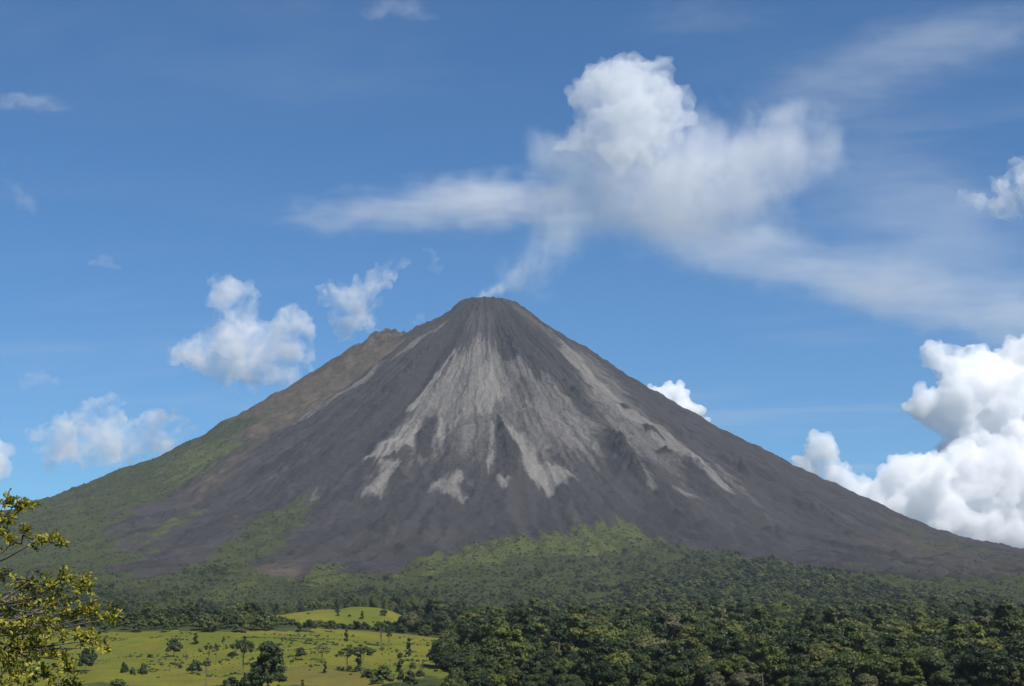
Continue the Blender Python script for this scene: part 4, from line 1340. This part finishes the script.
def soft(name, label, Y, ells, dens, nscale, cat, col=(1, 1, 1), stretch=(1, 1, 1), lift=.35, win=(.36, .68), dy=1.0, floor=None, warp=0):
    """soft vapour: density fades out towards the rims of a few slanting ellipsoids and is torn by noise
    ells: (px, py, rx, ry, slant in degrees, weight)"""
    s = Y / F_PX
    C = [at(e[0], e[1], Y) for e in ells]
    cen = np.mean(C, 0)
    m, t = new_mat(name)
    pos = t.node('ShaderNodeTexCoord').outputs['Object']
    vs, fs, n = [], [], 0
    p0 = pos
    if warp:
        wn = t.node('ShaderNodeTexNoise'); t.l.new(pos, wn.inputs['Vector']); wn.inputs['Scale'].default_value = .55 / (warp * s); wn.inputs['Detail'].default_value = 3
        pos = t.vmath('ADD', pos, t.vmath('MULTIPLY', t.vmath('SUBTRACT', wn.outputs['Color'], (.5, .5, .5)), (2.6 * warp * s,) * 3))
    shape = amount = None
    for c, e in zip(C, ells):
        r = np.array([e[2], (e[2] + e[3]) * .5 * dy, e[3]]) * s
        a = math.radians(e[4])
        mp = t.node('ShaderNodeMapping', vector_type='TEXTURE')
        mp.inputs['Location'].default_value = tuple(c - cen); mp.inputs['Rotation'].default_value = (0, a, 0); mp.inputs['Scale'].default_value = tuple(r)
        t.l.new(pos, mp.inputs['Vector'])
        f = t.ramp(t.vmath('LENGTH', mp.outputs[0]), .97, .05)
        fw = t.math('MULTIPLY', f, e[5])
        shape = f if shape is None else t.math('ADD', shape, f)
        amount = fw if amount is None else t.math('ADD', amount, fw)
        v = ICO3[0] * r
        R = np.array([[math.cos(a), 0, math.sin(a)], [0, 1, 0], [-math.sin(a), 0, math.cos(a)]])
        vs.append(v @ R.T + (c - cen)); fs.append(ICO3[1] + n); n += len(v)
    shape = t.math('MINIMUM', shape, 1.0); amount = t.math('MINIMUM', amount, 2.0)
    nz = t.noise(t.vmath('MULTIPLY', p0, stretch), nscale, 7, .62, .6)
    tear = t.ramp(t.math('ADD', nz, t.math('MULTIPLY', t.math('SUBTRACT', shape, .5), lift)), *win)
    v = t.node('ShaderNodeVolumeScatter'); v.inputs['Color'].default_value = (*col, 1)
    t.l.new(t.math('MULTIPLY', t.math('MULTIPLY', amount, tear), dens), v.inputs['Density'])
    o = t.node('ShaderNodeOutputMaterial'); t.l.new(v.outputs[0], o.inputs['Volume'])
    V = np.vstack(vs)
    me = make_mesh('raw', V, np.vstack(fs))
    ob = bpy.data.objects.new('raw', me); COL.objects.link(ob)
    md = ob.modifiers.new('r', 'REMESH'); md.mode = 'VOXEL'; md.voxel_size = min(min(e[3] for e in ells) * s * .3, 4 * s)
    dg = bpy.context.evaluated_depsgraph_get(); dg.update()
    out = bpy.data.meshes.new_from_object(ob.evaluated_get(dg)); bpy.data.objects.remove(ob)
    if floor is not None:
        N = len(out.vertices); co = np.empty(N * 3, np.float32); out.vertices.foreach_get('co', co); co = co.reshape(-1, 3)
        lo = floor - cen[2]
        co[:, 2] = np.where(co[:, 2] < lo, lo + .01 * (co[:, 2] - co[:, 2].min()), np.maximum(co[:, 2], lo + .01 * (lo - co[:, 2].min())))
        out.vertices.foreach_set('co', co.ravel()); out.update()
    out.name = name; out.materials.clear(); out.materials.append(m)
    out.polygons.foreach_set('material_index', np.zeros(len(out.polygons), np.int32))
    ob = link(name, out, label=label, category=cat); ob.location = cen
    return ob


soft('steam_cloud', 'thin body of the steam cloud spreading right of its head', YP + 60,
     [(590, 172, 85, 85, 0, .36), (655, 165, 110, 95, 0, .46), (735, 155, 110, 80, -4, .62), (800, 150, 80, 60, 0, .5), (784, 130, 50, 34, 0, .5), (630, 215, 120, 66, 0, .3), (725, 210, 140, 74, 10, .42), (560, 222, 60, 76, 30, .3), (556, 156, 54, 38, 0, .36), (830, 160, 50, 40, 0, .35)],
     .0052, .0070, 'cloud', lift=.30, win=(.39, .72), warp=30)
soft('cloud_veil', 'thin white veil trailing left from the steam cloud', YP + 400,
     [(530, 203, 110, 44, 3, .6), (440, 208, 140, 40, 3, .6), (340, 216, 110, 30, 4, .5), (480, 192, 110, 34, -3, .4)],
     .0044, .0085, 'cloud', stretch=(.4, 1, 1.8), lift=.30, win=(.38, .76), warp=18)
soft('cloud_veil', 'long thin veil trailing down to the right of the steam cloud', YP + 900,
     [(690, 240, 170, 46, 14, .6), (820, 272, 200, 46, 14, .6), (950, 306, 200, 52, 12, .5), (890, 195, 190, 130, 10, .16), (980, 262, 180, 110, 10, .20), (1070, 320, 130, 60, 5, .5)],
     .0028, .0062, 'cloud', stretch=(.35, 1, 1.7), lift=.28, win=(.38, .80), warp=24)
GC = 'high wisps of cirrus'
for lab, e in (('thin high wisp at the top edge of the sky', [(395, 4, 60, 18, 0, .8), (420, 14, 36, 9, 8, .5), (375, 12, 30, 8, -5, .5)]),
               ('thin high wisp near the upper left corner', [(40, 103, 64, 12, 4, .8), (10, 100, 50, 9, -3, .5)]),
               ('faint slanting wisp at the left edge of the sky', [(14, 190, 44, 16, 35, .5), (30, 205, 26, 10, 40, .4)]),
               ('broad faint wisps in the upper right of the sky', [(900, 60, 200, 70, -8, .22), (980, 30, 150, 40, -12, .2), (820, 100, 150, 46, 5, .16), (700, 20, 150, 30, -4, .14)])):
    soft('cirrus_wisp', lab, 15000, e, .0021, .0032, 'cloud', stretch=(.35, 1, 1.8), lift=.22, win=(.40, .76), warp=10)['group'] = GC

TOP = max(float(VZ.max()), 1180.0)
# the smoke that leaves the crater, drifting away to the east
soft('crater_smoke', 'thin bluish smoke rising from the summit crater into the steam cloud', SY + 110,
     [(484, 295, 15, 9, -15, 2.0), (497, 289, 24, 13, -30, 1.3), (511, 280, 32, 19, -40, .7), (530, 266, 46, 30, -45, .26), (548, 248, 56, 42, -48, .17), (564, 228, 64, 54, -48, .13), (501, 266, 11, 24, 15, .22), (538, 288, 36, 24, -30, .12), (548, 305, 28, 26, 30, .08)],
     .0098, .024, 'smoke', col=(.84, .94, 1.0), lift=.18, win=(.40, .70), floor=TOP + 4, warp=9)

# ============================================================ air
HAZE_DENSITY = 2.5e-5


def build_haze():
    m, t = new_mat('air')
    v = t.node('ShaderNodeVolumePrincipled')
    v.inputs['Color'].default_value = (.77, .87, 1.0, 1); v.inputs['Density'].default_value = HAZE_DENSITY; v.inputs['Anisotropy'].default_value = .15
    o = t.node('ShaderNodeOutputMaterial'); t.l.new(v.outputs[0], o.inputs['Volume'])
    m.cycles.homogeneous_volume = True
    x0, x1, y0, y1 = -9200, 9200, -1100, 10000
    z0 = -60.0; z1 = TOP + 2
    V = [(x, y, z) for z in (z0, z1) for y in (y0, y1) for x in (x0, x1)]
    F_ = [(0, 2, 3, 1), (4, 5, 7, 6), (0, 1, 5, 4), (2, 6, 7, 3), (0, 4, 6, 2), (1, 3, 7, 5)]
    link('haze', make_mesh('haze', V, np.array(F_), mats=[m]), kind='stuff', label='thin bluish air between here and the volcano')


build_haze()

# ============================================================ light, sky, camera
SUN_AZ, SUN_EL = math.radians(135), math.radians(53)
w = bpy.data.worlds.new('World'); SC.world = w; w.use_nodes = True
t = NT(w.node_tree)
sky = t.node('ShaderNodeTexSky', sky_type='NISHITA')
sky.sun_disc = False; sky.sun_elevation = SUN_EL; sky.sun_rotation = SUN_AZ
sky.altitude = 2200; sky.air_density = 1.0; sky.dust_density = .1; sky.ozone_density = 3.5
SKY_STRENGTH = .079
# high cirrus: drawn on a level sheet far above, so it foreshortens towards the horizon
d = t.node('ShaderNodeTexCoord').outputs['Generated']
sep = t.node('ShaderNodeSeparateXYZ'); t.l.new(d, sep.inputs[0])
zc = t.math('MAXIMUM', sep.outputs[2], .04)
cmb = t.node('ShaderNodeCombineXYZ')
t.l.new(t.math('DIVIDE', sep.outputs[0], zc), cmb.inputs[0]); t.l.new(t.math('DIVIDE', sep.outputs[1], zc), cmb.inputs[1])
pl = cmb.outputs[0]
rot = t.node('ShaderNodeVectorRotate', rotation_type='Z_AXIS'); t.l.new(pl, rot.inputs[0]); rot.inputs['Angle'].default_value = math.radians(20)
st = t.vmath('MULTIPLY', rot.outputs[0], (.42, 1.0, 1))
n1 = t.noise(st, 1.1, 6, .6, .6)
n2 = t.noise(t.vmath('ADD', pl, (5.3, 1.7, 0)), .45, 3, .5)
east = t.ramp(t.math('DIVIDE', sep.outputs[0], t.math('MAXIMUM', sep.outputs[1], .05)), -.02, .26, .5, 1)
ci = t.math('MULTIPLY', t.math('MULTIPLY', t.ramp(n1, .44, .78), t.ramp(n2, .38, .62)), east)
deep = t.mix(1.0, sky.outputs[0], (.43, .80, 1.04), 'MULTIPLY')
mxn = t.mix(t.math('MULTIPLY', ci, .42), deep, (5.6, 6.2, 6.8))
bg = t.node('ShaderNodeBackground'); t.l.new(mxn, bg.inputs[0]); bg.inputs[1].default_value = SKY_STRENGTH
ow = t.node('ShaderNodeOutputWorld'); t.l.new(bg.outputs[0], ow.inputs[0])

sun = bpy.data.lights.new('sun', 'SUN'); sun.energy = 4.9; sun.angle = math.radians(.53); sun.color = (1, .955, .89)
so = bpy.data.objects.new('sun', sun); COL.objects.link(so)
tos = Vector((math.sin(SUN_AZ) * math.cos(SUN_EL), math.cos(SUN_AZ) * math.cos(SUN_EL), math.sin(SUN_EL)))
so.rotation_euler = tos.to_track_quat('Z', 'Y').to_euler(); so.location = (0, 0, 3000)

cam = bpy.data.cameras.new('camera'); cam.sensor_width = 36; cam.lens = F_PX / 1024 * 36
cam.clip_start = .5; cam.clip_end = 60000
co_ = bpy.data.objects.new('camera', cam); COL.objects.link(co_)
co_.location = CAM; co_.rotation_euler = (math.pi / 2 + PITCH, 0, 0)
SC.camera = co_

SC.view_settings.view_transform = 'Standard'; SC.view_settings.look = 'None'
SC.view_settings.exposure = .38; SC.view_settings.gamma = 1
c = SC.cycles
c.volume_bounces = 24; c.max_bounces = 28; c.diffuse_bounces = 3; c.glossy_bounces = 1; c.transmission_bounces = 2; c.transparent_max_bounces = 24
c.volume_step_rate = 1.0; c.volume_max_steps = 96
c.use_denoising = True
c.use_adaptive_sampling = True; c.adaptive_threshold = .01
